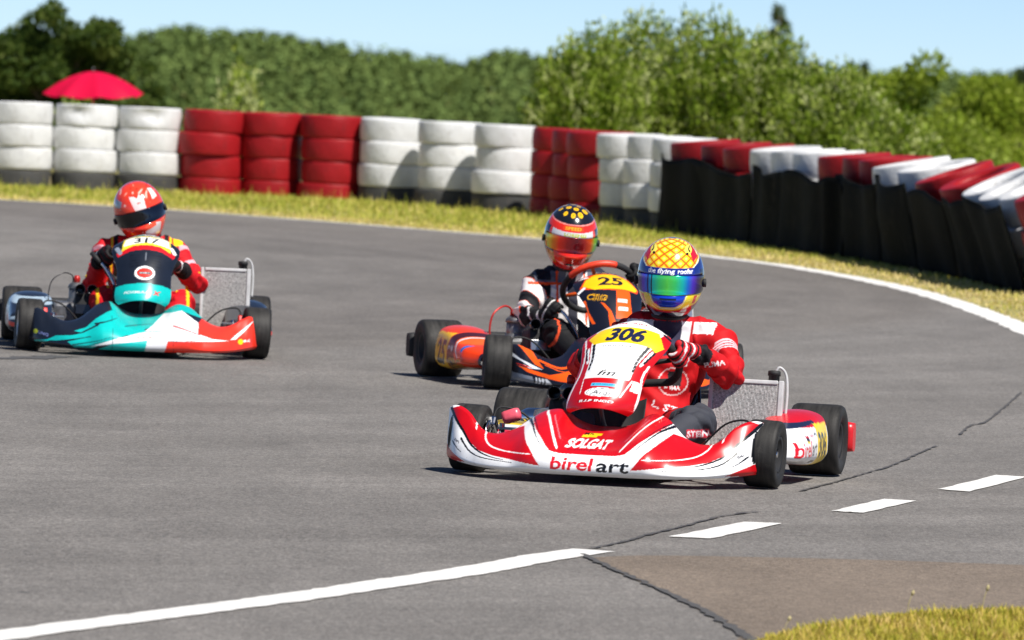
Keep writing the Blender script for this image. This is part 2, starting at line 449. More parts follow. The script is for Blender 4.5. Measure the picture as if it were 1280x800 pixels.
# ================================================================== TYRE BARRIER
TR, TW = 0.325, 0.228
def tyre_mesh(name, dent=False, seg=40):
    prof = [(0.20, 0.012), (0.225, 0.003), (0.27, 0.0), (0.300, 0.001), (0.310, 0.003), (0.3155, 0.008), (0.318, 0.015), (0.3205, 0.03), (0.3235, 0.07), (TR, 0.108), (0.3235, 0.15), (0.3205, 0.187), (0.318, 0.202),
            (0.3155, 0.209), (0.310, 0.213), (0.300, 0.215), (0.27, 0.216), (0.225, 0.212), (0.20, 0.203), (0.195, 0.17), (0.21, 0.108), (0.195, 0.04), (0.20, 0.012)]
    me = lathe(name, [(r_, z_ * TW / 0.217) for r_, z_ in prof], seg, 'Z')
    for v in me.vertices:      # lumpy old carcass
        a = math.atan2(v.co.y, v.co.x); k = 1 + 0.008 * math.sin(3 * a + 1) + 0.006 * math.sin(7 * a + v.co.z * 20)
        v.co.x *= k; v.co.y *= k
    if dent:
        for v in me.vertices:
            a = math.atan2(v.co.y, v.co.x) + math.pi / 2 + 0.1
            if v.co.xy.length > 0.24:
                g = math.exp(-(a / 0.42) ** 2 - ((v.co.z - 0.15) / 0.055) ** 2)
                v.co.x *= 1 - 0.16 * g; v.co.y *= 1 - 0.16 * g
    return me
def tyre_paint(name, rgb, wear, rough=0.45, spec=0.4, rnd=0.86):
    m, t, b = mat_new(name); v = objco(t)
    oi = nd(t, 'ShaderNodeObjectInfo')
    c = ramp(t, noise(t, 6, 6, 0.65, v), [(0.25, tuple(x * 0.82 for x in rgb)), (0.6, rgb)])
    c = mixc(t, c, wear, ramp(t, noise(t, 13, 6, 0.75, objco(t, (1, 1, 0.5))), [(0.54, (0, 0, 0)), (0.74, (0.65,) * 3)]))
    k = ramp(t, oi.outputs['Random'], [(0, (rnd,) * 3), (1, (1.0 / rnd if rnd < .8 else 1.0,) * 3)])
    t.links.new(mixc(t, c, k, 1.0, 'MULTIPLY'), b.inputs['Base Color'])
    b.inputs['Roughness'].default_value = rough; b.inputs['Specular IOR Level'].default_value = spec
    bump(t, b, noise(t, 22, 4, 0.6, v), 0.5, 0.012); return m
M['ty_white'] = tyre_paint('white_tyre_paint', (0.74, 0.745, 0.74), (0.33, 0.31, 0.28))
M['ty_red'] = tyre_paint('red_tyre_paint', (0.33, 0.009, 0.013), (0.12, 0.015, 0.016), 0.5, 0.25)
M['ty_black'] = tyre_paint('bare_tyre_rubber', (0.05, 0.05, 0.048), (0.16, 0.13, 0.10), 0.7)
TY = {}
for k, mt in (('W', 'ty_white'), ('R', 'ty_red'), ('B', 'ty_black')):
    for dent in (False, True):
        me = tyre_mesh('tyre', dent); me.materials.append(M[mt]); TY[k, dent] = me

def tyre_stack(x, y, kind, lean, label, group, dents=()):
    r = empty('tyre_stack', (x, y, 0.0)); tag(r, label, 'tyre stack', group)
    r.rotation_euler = (R(RNG.normal(0, 0.8)) + R(0.28 * max(lean - 8, 0)), -R(lean + RNG.normal(0, 0.6)), 0)
    for i in range(4):
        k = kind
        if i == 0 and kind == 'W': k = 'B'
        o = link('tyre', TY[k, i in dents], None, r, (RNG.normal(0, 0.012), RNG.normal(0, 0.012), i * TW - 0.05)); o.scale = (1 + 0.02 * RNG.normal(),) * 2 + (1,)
        o.rotation_euler = (0, 0, RNG.uniform(-0.25, 0.25) if i in dents else RNG.uniform(0, 6.28))
    return r
# front foot of the barrier, left to right (world metres), and the stacks along it
FOOT = np.array([(-8.0, 72.6), (-4.97, 72.6), (-3.72, 72.75), (-2.46, 72.75), (-1.23, 72.25), (-0.08, 71.0), (1.49, 65.9), (2.0, 63.4), (2.9, 59.6), (3.35, 57.1), (3.71, 54.3), (4.0, 51.6)])
BAR = []
spots = [(-0.048, 'W', 0), (30, 'W', 0), (109, 'W', 0), (189, 'W', 0), (268, 'R', 0), (344, 'R', 0), (419, 'R', 0), (493, 'W', 0), (567, 'W', 0), (637, 'W', 0),
         (694, 'R', 0), (719, 'R', 0), (742, 'R', 1), (781, 'W', 1), (812, 'W', 1), (846, 'W', 2), (882, 'R', 6), (916, 'R', 6), (947, 'R', 6), (977, 'W', 4.5), (1004, 'W', 4.5), (1029, 'W', 4.5),
         (1065, 'R', 5.5), (1090, 'R', 5.5), (1114, 'R', 6.5), (1146, 'W', 11), (1180, 'W', 13), (1218, 'R', 20), (1252, 'R', 21), (1284, 'W', 24), (1308, 'W', 24), (1330, 'W', 23), (1352, 'R', 22)]
names_w = {0: 'outermost white tyre stack, cut by the left edge of the picture', 1: 'white tyre stack at the left edge, left of the umbrella',
           2: 'white tyre stack with a dented top tyre right below the red umbrella', 3: 'white tyre stack with a dented top tyre next to the first red stack',
           4: 'red tyre stack on the left, first red one after the three white stacks', 5: 'middle one of the three separate red tyre stacks on the left',
           6: 'red tyre stack on the left, last before the middle white stacks', 7: 'white tyre stack in the middle group, next to a red stack on its left',
           8: 'middle stack of the three white tyre stacks at the centre of the barrier', 9: 'narrow looking white tyre stack, right before the dark shaded red stacks',
           10: 'shaded red tyre stack nearest the centre white stacks', 11: 'middle shaded red tyre stack behind the black dotted helmet', 12: 'shaded red tyre stack right before the shaded white stacks',
           13: 'shaded white tyre stack touching the shaded red stacks', 14: 'middle shaded white tyre stack left of the rubber sheets', 15: 'shaded white tyre stack right before the first black rubber sheet',
           16: 'red topped tyre stack behind the first black rubber sheet', 17: 'middle red topped tyre stack of the first trio above the rubber sheets', 18: 'red topped tyre stack just left of the white topped trio',
           19: 'white topped tyre stack, first of the trio above the rubber sheets', 20: 'middle white topped tyre stack of the trio above the rubber sheets', 21: 'white topped tyre stack just before the second red topped trio',
           22: 'red topped tyre stack, first of the second trio above the rubber sheets', 23: 'middle red topped tyre stack of the second trio', 24: 'red topped tyre stack of the second trio beside the sagging white ones',
           25: 'sagging white topped tyre stack beside the second red trio', 26: 'sagging white topped tyre stack behind the pale bulging rubber sheet',
           27: 'steeply leaning red tyre stack, the left one of two', 28: 'steeply leaning red tyre stack, the right one of two', 29: 'steeply leaning white tyre stack beside the leaning red pair',
           30: 'steeply leaning white tyre stack at the right edge of the picture', 31: 'leaning white tyre stack mostly beyond the right edge', 32: 'leaning red tyre stack peeking in at the right edge'}
for i, (px, k, lean) in enumerate(spots):
    if i == 0: x, y = -5.59, 72.9
    elif i < 10:
        x = (px - 13 - 640) / 123.5; y = np.interp(x, FOOT[:, 0], FOOT[:, 1]) + TR
    else:       # walk along the receding part: image column fixed, depth from the foot line
        yy = np.linspace(50, 72, 800); xx = np.interp(-yy, -FOOT[4:, 1], FOOT[4:, 0])
        col = 640 + FPX * xx / yy
        j = np.argmin(np.abs(col - (px - 36))); x, y = xx[j] + 0.30, yy[j] + 0.12
    BAR.append((x, y, lean))
    names = {'W': 'white tyre stacks of the barrier', 'R': 'red tyre stacks of the barrier'}
    tyre_stack(x, y, k, lean, names_w[i], names[k], (3,) if i in (2, 3) else ())

M['belt'] = tyre_paint('conveyor_rubber', (0.005, 0.0055, 0.005), (0.024, 0.021, 0.017), 0.8, 0.06, 0.45)
def rubber_sheet(i0, i1, hgt, bulge, label, top=0.0):
    """a limp length of conveyor rubber hung in front of stacks i0..i1"""
    n, m = 26, 14
    V = []
    for a in range(n):
        t = i0 + (i1 - i0) * a / (n - 1); i = min(int(t), len(BAR) - 2); f = t - i
        x = BAR[i][0] * (1 - f) + BAR[i + 1][0] * f; y = BAR[i][1] * (1 - f) + BAR[i + 1][1] * f; ln = R(BAR[i][2] * (1 - f) + BAR[i + 1][2] * f)
        tx, ty = BAR[i + 1][0] - BAR[i][0], BAR[i + 1][1] - BAR[i][1]; L = math.hypot(tx, ty); nx, ny = ty / L, -tx / L
        for b in range(m):
            v = b / (m - 1); z = hgt * v * (1 + 0.06 * math.sin(i0 * 7.3) - 0.05 * (a / (n - 1))) + (top + 0.02) * math.sin(a * 0.25 + i0 * 3) * v
            off = TR + 0.085 + 0.02 * math.cos(2 * math.pi * t) + bulge * math.sin(v * 2.6) * math.sin(math.pi * a / (n - 1)) + 0.010 * math.sin(a * 0.33 + 2 * v + i0) * (0.3 + v) + 0.06 * (1 - v) ** 2 + 0.02 * math.sin(i0 * 5.1)
            V.append((x + nx * off - math.tan(ln) * z, y + ny * off, z))
    me = raw_mesh('rubber_sheet', V, grid_faces(n, m))
    o = link('rubber_sheet', me, M['belt']); s = o.modifiers.new('thickness', 'SOLIDIFY'); s.thickness = 0.012; s.offset = 1
    return tag(o, label, 'rubber sheet', 'black rubber sheets in front of the tyres')
for a in ((15.6, 17.4, .68, .03, 'black rubber sheet below the first red topped tyres, nearest the white stacks'),
          (16.95, 19.3, .69, .0, 'black rubber sheet spanning from red topped to white topped tyres'), (19.35, 20.6, .67, .02, 'black rubber sheet below the first white topped tyres'),
          (20.65, 22.3, .68, .0, 'black rubber sheet below the right end of the white topped trio'), (22.35, 23.9, .67, .02, 'black rubber sheet below the second red topped trio'),
          (23.2, 25.3, .69, .04, 'black rubber sheet right below the start of the sagging white tyres'), (25.35, 26.6, .70, .12, 'pale bulging rubber sheet flaring out below the sagging white tyres'),
          (26.65, 28.2, .66, .03, 'black rubber sheet below the leaning red tyre pair'), (28.25, 29.7, .66, .02, 'black rubber sheet below the first leaning white tyre'), (29.75, 31.8, .66, .03, 'black rubber sheet at the right edge of the picture')):
    rubber_sheet(*a, top=0.01)

# ------------------------------------------------------------------ umbrella behind the barrier
M['umb'] = leafy('umbrella_cloth', 0.45, 0.45)
M['steel'] = plain('steel_tube', (0.45, 0.45, 0.46), 0.35, 1.0, var=0.1)
M['black'] = plain('black_plastic', (0.018, 0.018, 0.02), 0.35, var=0.2)
ur = empty('umbrella', (-5.60, 95.0, ground_z(0, 95.0)))
tag(ur, 'open red umbrella sticking up behind the white tyre stacks', 'umbrella')
uz = 1.07 - float(ground_z(0, 95.0))
V, C = [], []
for i in range(14):
    f = i / 13
    for k in range(64):
        a = k / 64 * 2 * math.pi; sc = math.cos(math.pi / 8) / math.cos((a % (math.pi / 4)) - math.pi / 8) * (1 - 0.05 * f ** 3 * abs(math.sin(4 * a))) / 0.924
        V.append((0.62 * f * sc * math.cos(a), 0.62 * f * sc * math.sin(a), uz - 0.29 * f ** 1.8 - 0.035 * f * (abs(math.sin(4 * a)))))
        C.append((0.80, 0.010, 0.075))
can = link('canopy', raw_mesh('canopy', V, grid_faces(14, 64, True), np.array(C)), M['umb'], ur)
bm = bmesh.new(); add_tube(bm, [(0, 0, 0.0), (0, 0, uz + 0.05)], 0.008, 8); link('pole', bm_mesh('pole', bm), M['steel'], ur)
bm = bmesh.new(); add_tube(bm, [(0, 0, uz - 0.012), (0, 0, uz + 0.02), (0, 0, uz + 0.05)], [0.03, 0.015, 0.006], 10); link('finial', bm_mesh('finial', bm), M['black'], ur)
for k in range(8):
    a = k * math.pi / 4
    tube_obj('rib', [(0.02 * math.cos(a), 0.02 * math.sin(a), uz - 0.02), (0.31 * math.cos(a), 0.31 * math.sin(a), uz - 0.115), (0.6 * math.cos(a), 0.6 * math.sin(a), uz - 0.335)], 0.004, M['steel'], ur, 5, 4)
ur.rotation_euler = (R(3), R(-2), 0.2)

# ================================================================== VEGETATION
def leaf_mesh(name, P, D, L, W, C, Nr=None):
    """rhombus leaves: base P, direction D, length L, width W"""
    n = len(P); Rv = RNG.normal(size=(n, 3)) if Nr is None else Nr + 0.35 * RNG.normal(size=(n, 3)); S = np.cross(D, Rv); S /= np.linalg.norm(S, axis=1)[:, None] + 1e-9
    tip = P + D * L[:, None]; mid = P + D * (L * 0.45)[:, None]
    Nn = np.cross(S, D) * (L * 0.08)[:, None]
    V = np.stack([P, mid + S * (W / 2)[:, None] + Nn, tip, mid - S * (W / 2)[:, None] + Nn], 1).reshape(-1, 3)
    return raw_mesh(name, V, np.arange(4 * n).reshape(-1, 4), np.repeat(C, 4, 0), smooth=False)
def palette(n, pal, sd=0.8, shift=0.0):
    pal = np.array(pal); k = np.clip(RNG.normal((len(pal) - 1) / 2 + shift, sd, n), 0, len(pal) - 1.001); i = k.astype(int); f = (k - i)[:, None]
    return pal[i] * (1 - f) + pal[i + 1] * f
def unit(a): return a / (np.linalg.norm(a, axis=-1, keepdims=True) + 1e-9)

def shoot_bush(name, x, y, top, w, d, nshoot, nleaf, L, pal, label, group, cat='bush', spread=0.55, leafw=0.42):
    """shrub of upright shoots carrying narrow leaves"""
    z0 = float(ground_z(x, y)); H = top - z0
    r = empty(name, (x, y, z0)); tag(r, label, cat, group)
    a = RNG.uniform(0, 2 * math.pi, nshoot); q = np.sqrt(RNG.uniform(0, 1, nshoot))
    E = np.stack([np.cos(a) * q * w, np.sin(a) * q * d, H * (1.0 - 0.38 * q ** 2.2) * (1 - 0.45 * RNG.uniform(0, 1, nshoot) ** 1.6)], 1)
    B = np.stack([E[:, 0] * 0.12, E[:, 1] * 0.12, 0 * a], 1)
    t = 1 - 0.75 * RNG.uniform(0, 1, (nshoot, nleaf)) ** 1.3
    P = B[:, None] * (1 - t)[..., None] + E[:, None] * t[..., None]
    P[..., :2] += ((E - B)[:, None, :2]) * (t * (1 - t))[..., None] * -0.35
    P += RNG.normal(0, L * 0.5, P.shape); P = P.reshape(-1, 3)
    dirs = unit(np.repeat(unit(E - B), nleaf, 0) * 0.8 + RNG.normal(0, spread, P.shape))
    n = len(P); tone = np.repeat(RNG.normal(0.1, 1.0, nshoot), nleaf) + np.tile(np.linspace(-0.2, 0.2, nleaf), nshoot)
    C = palette(n, pal, 0.7, tone) * RNG.uniform(0.8, 1.2, (n, 1))
    link('crown', leaf_mesh('crown', P, dirs, L * RNG.uniform(0.6, 1.3, n), L * leafw * RNG.uniform(0.7, 1.2, n), C), M['leaf'], r)
    bm = bmesh.new()
    for i in range(min(nshoot, 60)):
        add_tube(bm, [Vector(B[i]), Vector((B[i] + E[i]) / 2) * 1.0 - Vector(((E[i] - B[i])[0], (E[i] - B[i])[1], 0)) * 0.09, Vector(E[i]) * 0.98], [0.014, 0.009, 0.003], 5, False)
    link('trunk', bm_mesh('trunk', bm), M['bark'], r)
    return r

def broad_tree(name, x, y, blobs, nleaf, L, pal, label, group, cat='tree', trunk_r=0.16):
    """tree with limbs running to leaf clumps; blobs = [(dx, dz_abs, radius)] in world height"""
    z0 = float(ground_z(x, y)); r = empty(name, (x, y, z0)); tag(r, label, cat, group)
    bl = []
    for dx, z, rad in blobs:
        for _ in range(7):
            o = unit(RNG.normal(size=3)) * rad * RNG.uniform(0.3, 1.0) * np.array([1, 1, 0.8])
            bl.append((dx + o[0], o[1] + RNG.normal(0, 0.3), z - z0 + o[2], rad * RNG.uniform(0.25, 0.5)))
    bl = np.array(bl); wgt = bl[:, 3] ** 2; i = RNG.choice(len(bl), nleaf, p=wgt / wgt.sum())
    dv = unit(RNG.normal(size=(nleaf, 3))); P = bl[i, :3] + dv * (bl[i, 3] * RNG.uniform(0.35, 1.05, nleaf) ** 0.6)[:, None] * np.array([1, 1, 0.75])
    dirs = unit(dv * 0.6 + RNG.normal(0, 0.6, P.shape) + np.array([0, 0, -0.15]))
    tone = RNG.normal(0, 0.5, len(bl))[i]
    link('crown', leaf_mesh('crown', P, dirs, L * RNG.uniform(0.6, 1.3, nleaf), L * 0.6 * RNG.uniform(0.7, 1.2, nleaf), palette(nleaf, pal, 0.6, tone)), M['leaf'], r)
    bm = bmesh.new(); top = max(b[2] for b in bl)
    add_tube(bm, smooth_path([(0, 0, -0.2), (0.05, 0, top * 0.35), (-0.05, 0.05, top * 0.7), (0, 0, top * 0.92)], 4), list(np.linspace(trunk_r, 0.03, 13)), 8)
    for b in bl[::2]:
        h0 = max(0.3, b[2] - abs(b[0]) * 0.6 - 0.5)
        add_tube(bm, smooth_path([(0, 0, h0), (b[0] * 0.5, b[1] * 0.5, (h0 + b[2]) / 2 + 0.1), tuple(b[:3])], 3), list(np.linspace(0.05, 0.012, 7)), 6, False)
    link('trunk', bm_mesh('trunk', bm), M['bark'], r)
    return r

def conifer(x, y, top, w, n, pal, label):
    z0 = float(ground_z(x, y)); H = top - z0; r = empty('spruce_tree', (x, y, z0)); tag(r, label, 'tree', 'dark spruces behind the shrubs')
    k = 240; lv = np.sort(RNG.uniform(0.12, 1.0, k)); a = RNG.uniform(0, 6.28, k)
    i = RNG.integers(0, k, n); q = RNG.uniform(0.05, 1.0, n); rad = w * (1 - lv[i]) ** 0.8 * RNG.uniform(0.75, 1.1, k)[i] + 0.1
    P = np.stack([np.cos(a[i]) * rad * q, np.sin(a[i]) * rad * q, H * lv[i] - 0.25 * rad * q * q + RNG.normal(0, 0.07, n)], 1)
    dirs = unit(np.stack([np.cos(a[i]), np.sin(a[i]), -0.3 + 0 * q], 1) + RNG.normal(0, 0.5, (n, 3)))
    link('crown', leaf_mesh('crown', P, dirs, np.full(n, 0.34), np.full(n, 0.11), palette(n, pal)), M['leaf'], r)
    bm = bmesh.new(); add_tube(bm, [(0, 0, -0.3), (0, 0, H * 0.5), (0, 0, H * 0.99)], [0.14, 0.08, 0.015], 7)
    for j in range(0, k, 4):
        rr = w * (1 - lv[j]) ** 0.8; add_tube(bm, [(0, 0, H * lv[j]), (math.cos(a[j]) * rr, math.sin(a[j]) * rr, H * lv[j] - 0.25 * rr)], [0.02, 0.006], 4, False)
    link('trunk', bm_mesh('trunk', bm), M['bark'], r)

WIL = [(0.075, 0.135, 0.008), (0.14, 0.22, 0.014), (0.25, 0.345, 0.035), (0.42, 0.50, 0.11), (0.62, 0.66, 0.32)]
GRN = [(0.12, 0.18, 0.014), (0.20, 0.28, 0.022), (0.30, 0.38, 0.04), (0.42, 0.48, 0.10)]
DRK = [(0.028, 0.056, 0.014), (0.052, 0.092, 0.018), (0.095, 0.142, 0.025), (0.17, 0.21, 0.05)]
GW = 'pale willow shrubs right behind the barrier'
for a in (('willow_bush', 0.85, 92.0, 1.98, 0.85, 0.7, 450, 60, 0.094, WIL, 'pale willow shrub at the left end of the shrubs, above the shaded red tyres', GW),
          ('willow_bush', 1.55, 93.5, 2.20, 0.85, 0.8, 450, 60, 0.100, WIL, 'pale willow shrub second from the left, above the shaded white tyres', GW),
          ('willow_bush', 2.30, 92.5, 2.25, 0.95, 0.8, 495, 60, 0.100, WIL, 'tallest pale willow shrub, left of the lone spruce tip', GW),
          ('willow_bush', 3.15, 92.0, 2.00, 0.95, 0.8, 495, 60, 0.100, WIL, 'pale willow shrub right below the lone spruce tip', GW),
          ('willow_bush', 3.95, 90.0, 1.62, 0.85, 0.7, 450, 60, 0.094, WIL, 'pale willow shrub above the white topped tyre trio', GW),
          ('willow_bush', 4.55, 88.5, 1.10, 0.70, 0.6, 330, 55, 0.088, WIL, 'low pale willow shrub at the right end of the willows', GW),
          ('willow_bush', -4.33, 110.0, 1.38, 0.42, 0.35, 135, 45, 0.125, WIL[1:] + [(0.62, 0.66, 0.36)], 'small pale sapling above the red tyre stacks on the left', 'saplings behind the barrier'),
          ('willow_bush', -6.4, 104.0, 0.75, 0.45, 0.35, 165, 45, 0.112, WIL, 'low pale sapling beside the red umbrella', 'saplings behind the barrier'),
          ('willow_bush', 6.1, 100.0, 1.0, 1.0, 0.7, 390, 50, 0.100, [GRN[1], GRN[2], WIL[2], WIL[3]], 'low green shrub above the leaning red tyres', GW)):
    shoot_bush(*a)
GT = 'broad green trees behind the shrubs'
for a in (('leafy_tree', 5.6, 128.0, [(-1.6, 0.2, 1.2), (0, 0.6, 1.3), (-0.6, -0.6, 1.5), (1.0, -0.3, 1.4)], 16000, 0.13, GRN, 'mid green tree right behind the willow shrubs', GT),
          ('leafy_tree', 8.0, 130.0, [(-1.2, 0.9, 1.0), (0, 0.75, 1.2), (0.8, 0.1, 1.5), (-0.5, -0.6, 1.6), (1.6, 0.6, 0.9)], 20000, 0.13, GRN, 'broad mid green tree above the leaning red tyres', GT),
          ('leafy_tree', 10.6, 131.0, [(-1.0, 0.6, 1.2), (0.4, 0.5, 1.3), (0, -0.6, 1.6)], 16000, 0.13, GRN, 'broad mid green tree at the right edge of the picture', GT),
          ('leafy_tree', -9.0, 140.0, [(-1.0, 1.3, 0.75), (-0.35, 1.55, 0.6), (0.0, 0.9, 1.1), (0.65, 1.2, 0.7), (-0.8, 0.8, 0.9), (-1.2, 0.1, 1.2), (1.0, 0.0, 1.0), (1.25, 0.9, 0.45), (0, -1.0, 1.4), (1.5, -0.4, 0.9), (1.7, 0.3, 0.5), (0.3, 1.5, 0.45)], 36000, 0.13, DRK, 'dark leafy tree at the left edge, behind the red umbrella', 'dark trees on the left'),
          ('leafy_tree', -12.0, 142.0, [(-0.5, 0.6, 1.2), (0.8, 0.0, 1.2), (0, -1.0, 1.4)], 12000, 0.14, DRK, 'dark leafy tree mostly beyond the left edge of the picture', 'dark trees on the left')):
    broad_tree(*a)
conifer(12.35, 350.0, 4.25, 2.6, 3500, DRK, 'lone dark spruce tip rising above the willow shrubs')
conifer(16.6, 352.0, 1.55, 1.9, 3500, DRK, 'dark spruce tip in the gap right of the willows')
conifer(19.0, 352.0, 1.2, 1.8, 3500, DRK, 'dark spruce tip left of the broad green tree')
conifer(24.3, 350.0, 1.75, 2.6, 4200, DRK, 'dark spruce top at the right edge of the sky line')
conifer(14.6, 356.0, 1.35, 2.0, 3500, DRK, 'dark spruce tip just above the right slope of the willows')

# far wooded hillside: one mass of crowns
def far_wood(n=9400, per=44):
    ty = RNG.uniform(1240, 1512, n); tx = RNG.uniform(-225, 195, n)
    hgt = TREE_H * RNG.uniform(0.86, 1.05, n); wid = RNG.uniform(1.1, 2.0, n)
    con = RNG.uniform(0, 1, n) < 0.35
    i = np.repeat(np.arange(n), per); m = len(i)
    dv = unit(RNG.normal(size=(m, 3))); q = RNG.uniform(0.55, 1.0, m)
    v = RNG.uniform(0, 1, m)
    P = np.stack([dv[:, 0] * wid[i] * q, dv[:, 1] * wid[i] * q, hgt[i] * (0.62 + 0.36 * dv[:, 2] * q)], 1)
    taper = np.where(con[i], np.clip(1.5 * (1 - P[:, 2] / hgt[i]), 0.05, 1), 1.0); P[:, :2] *= taper[:, None]
    P += np.stack([tx[i], ty[i], ground_z(tx, ty)[i]], 1)
    base = palette(n, [(0.080, 0.125, 0.036), (0.110, 0.164, 0.044), (0.142, 0.200, 0.054), (0.175, 0.23, 0.064)], 0.45, np.where(con, -0.6, 0.15))
    C = base[i] * RNG.uniform(0.9, 1.1, (m, 1))
    d = unit(np.cross(dv, RNG.normal(size=dv.shape))); sz = RNG.uniform(0.7, 1.3, m)
    o = link('far_wood', leaf_mesh('far_wood', P, d, sz, sz * 0.9, C, dv), M['wood_far'])
    return tag(o, 'distant wooded hillside under the pale sky', 'forest', kind='stuff')
far_wood()

# ================================================================== KART SURFACES (kart frame: x to the driver's left, y to the rear, z up, origin under the front axle)
def spl(x, pts):
    """smooth interpolation through (x, value) points"""
    p = np.array(pts, float); x = np.asarray(x, float)
    m = np.gradient(p[:, 1], p[:, 0]); i = np.clip(np.searchsorted(p[:, 0], x) - 1, 0, len(p) - 2)
    h = p[i + 1, 0] - p[i, 0]; t = np.clip((x - p[i, 0]) / h, 0, 1)
    return ((2 * t ** 3 - 3 * t ** 2 + 1) * p[i, 1] + (t ** 3 - 2 * t ** 2 + t) * h * m[i] + (-2 * t ** 3 + 3 * t ** 2) * p[i + 1, 1] + (t ** 3 - t ** 2) * h * m[i + 1])
def sst(x): x = np.clip(x, 0, 1); return x * x * (3 - 2 * x)

def fairing_surface(nu=380, nv=110, tip=1.0, wd=1.0, fx=0.0):
    X = np.linspace(-0.615, 0.615, nu)[None, :]; A = np.abs(X); s = np.linspace(0, 1, nv)[:, None]
    zt = spl(A, [(0, .205), (.06, .208), (.11, .225), (.15, .252), (.18, .264), (.21, .262), (.25, .248), (.29, .218), (.33, .187), (.37, .170), (.41, .164), (.45, .172), (.48, .195),
                 (.51, .228), (.54, .248), (.575, .258), (.60, .256), (.615, .25)])
    zt = zt + (tip - 1) * 0.25 * sst((A - .44) / .1)
    yt = spl(A, [(0, -.02), (.10, -.03), (.18, -.06), (.25, -.10), (.33, -.17), (.40, -.19), (.47, -.17), (.53, -.13), (.58, -.09), (.615, -.06)])
    zb = spl(A, [(0, .034), (.25, .035), (.45, .042), (.615, .058)])
    yb = spl(A, [(0, -.425), (.15, -.422), (.28, -.405), (.38, -.365), (.46, -.31), (.53, -.235), (.58, -.165), (.615, -.085)])
    fy = s ** 1.9; fz = s ** 0.85
    y = yb + (yt - yb) * fy; z = zb + (zt - zb) * fz
    y = y - 0.035 * sst((0.31 - A) / 0.09) * np.sin(math.pi * s ** 0.8)
    # ears scooped behind the outer lip
    y = y + 0.03 * np.exp(-((A - .50) / .05) ** 2) * np.sin(math.pi * s)
    x = X * wd + fx + 0 * s
    # lip roll at the very bottom and top
    y = y + 0.018 * np.exp(-(s / 0.03) ** 2) + 0.012 * np.exp(-((1 - s) / 0.03) ** 2)
    return np.stack([x, y, z], -1)

def nassau_surface(nu=120, nv=150, w=1.0, lean=0.0, x0=0.0, nz=1.0):
    u = np.linspace(-1, 1, nu)[None, :]; v = np.linspace(0, 1, nv)[:, None]
    hw = w * spl(v, [(0, .118), (.03, .132), (.08, .140), (.3, .138), (.45, .140), (.6, .158), (.72, .172), (.82, .168), (.9, .148), (.96, .12), (1, .09)])
    yc = spl(v, [(0, -.155), (.15, -.125), (.4, -.045), (.6, .03), (.8, .12), (.92, .185), (1, .24)])
    zc = spl(v, [(0, .262), (.15, .325), (.4, .43), (.6, .505), (.8, .57), (.92, .598), (1, .606)])
    x = hw * u + x0 + lean * v
    y = yc + 0.075 * np.abs(u) ** 2.2 * (1 - .4 * v)
    z = zc - 0.05 * np.abs(u) ** 2.2 * (0.25 + 0.75 * v) + 0.018 * (1 - u ** 2) * np.exp(-(v / 0.12) ** 2) 
    z = .262 + (z - .262) * nz
    return np.stack([x, y, z], -1)

def pod_surface(side, nu=70, nv=170, zk=1.0):
    """side pod between the wheels; u runs from the inner top over the crown to the outer bottom, v front to rear"""
    v = np.linspace(0, 1, nv)[:, None]; u = np.linspace(0, 1, nu)[None, :]
    y = 0.20 + 0.62 * v
    prof = np.array([(0.43, .10), (0.435, .20), (0.46, .24), (0.53, .252), (0.60, .248), (0.648, .225), (0.668, .17), (0.672, .115), (0.665, .075), (0.62, .045), (0.47, .045)])
    t = np.linspace(0, 1, len(prof))
    X = spl(u, np.c_[t, prof[:, 0]]); Z = spl(u, np.c_[t, prof[:, 1]])
    e = np.minimum(sst(v / 0.2), sst((1 - v) / 0.07)); e = 0.5 + 0.5 * e
    Xc, Zc = 0.54, 0.12
    x = Xc + (X - Xc) * e + 0.012 * v; z = Zc + (Z - Zc) * (0.42 + 0.58 * sst(v / 0.85)) * (0.55 + 0.45 * e) + 0.02 * v
    z = .05 + (z - .05) * zk
    return np.stack([side * x, y + 0 * u, z], -1), np.broadcast_to(u, x.shape), np.broadcast_to(v, x.shape)
# ================================================================== LIVERY CANVAS
_TXT = {}
def text_tris(s, bold=0.0, shear=0.0, space=1.0):
    key = (s, bold, shear, space)
    if key not in _TXT:
        cu = bpy.data.curves.new('lettering', 'FONT'); cu.body = s; cu.offset = bold; cu.shear = shear; cu.space_character = space
        cu.resolution_u = 4
        ob = bpy.data.objects.new('lettering', cu); COL.objects.link(ob)
        dg = bpy.context.evaluated_depsgraph_get(); ev = ob.evaluated_get(dg); me = ev.to_mesh(); me.calc_loop_triangles()
        V = np.array([v.co[:2] for v in me.vertices]); T = np.array([t.vertices[:] for t in me.loop_triangles])
        ev.to_mesh_clear(); bpy.data.objects.remove(ob); bpy.data.curves.remove(cu)
        V = V - (V.min(0) + V.max(0)) / 2
        _TXT[key] = (V[T], V.max(0) * 2)
    return _TXT[key]

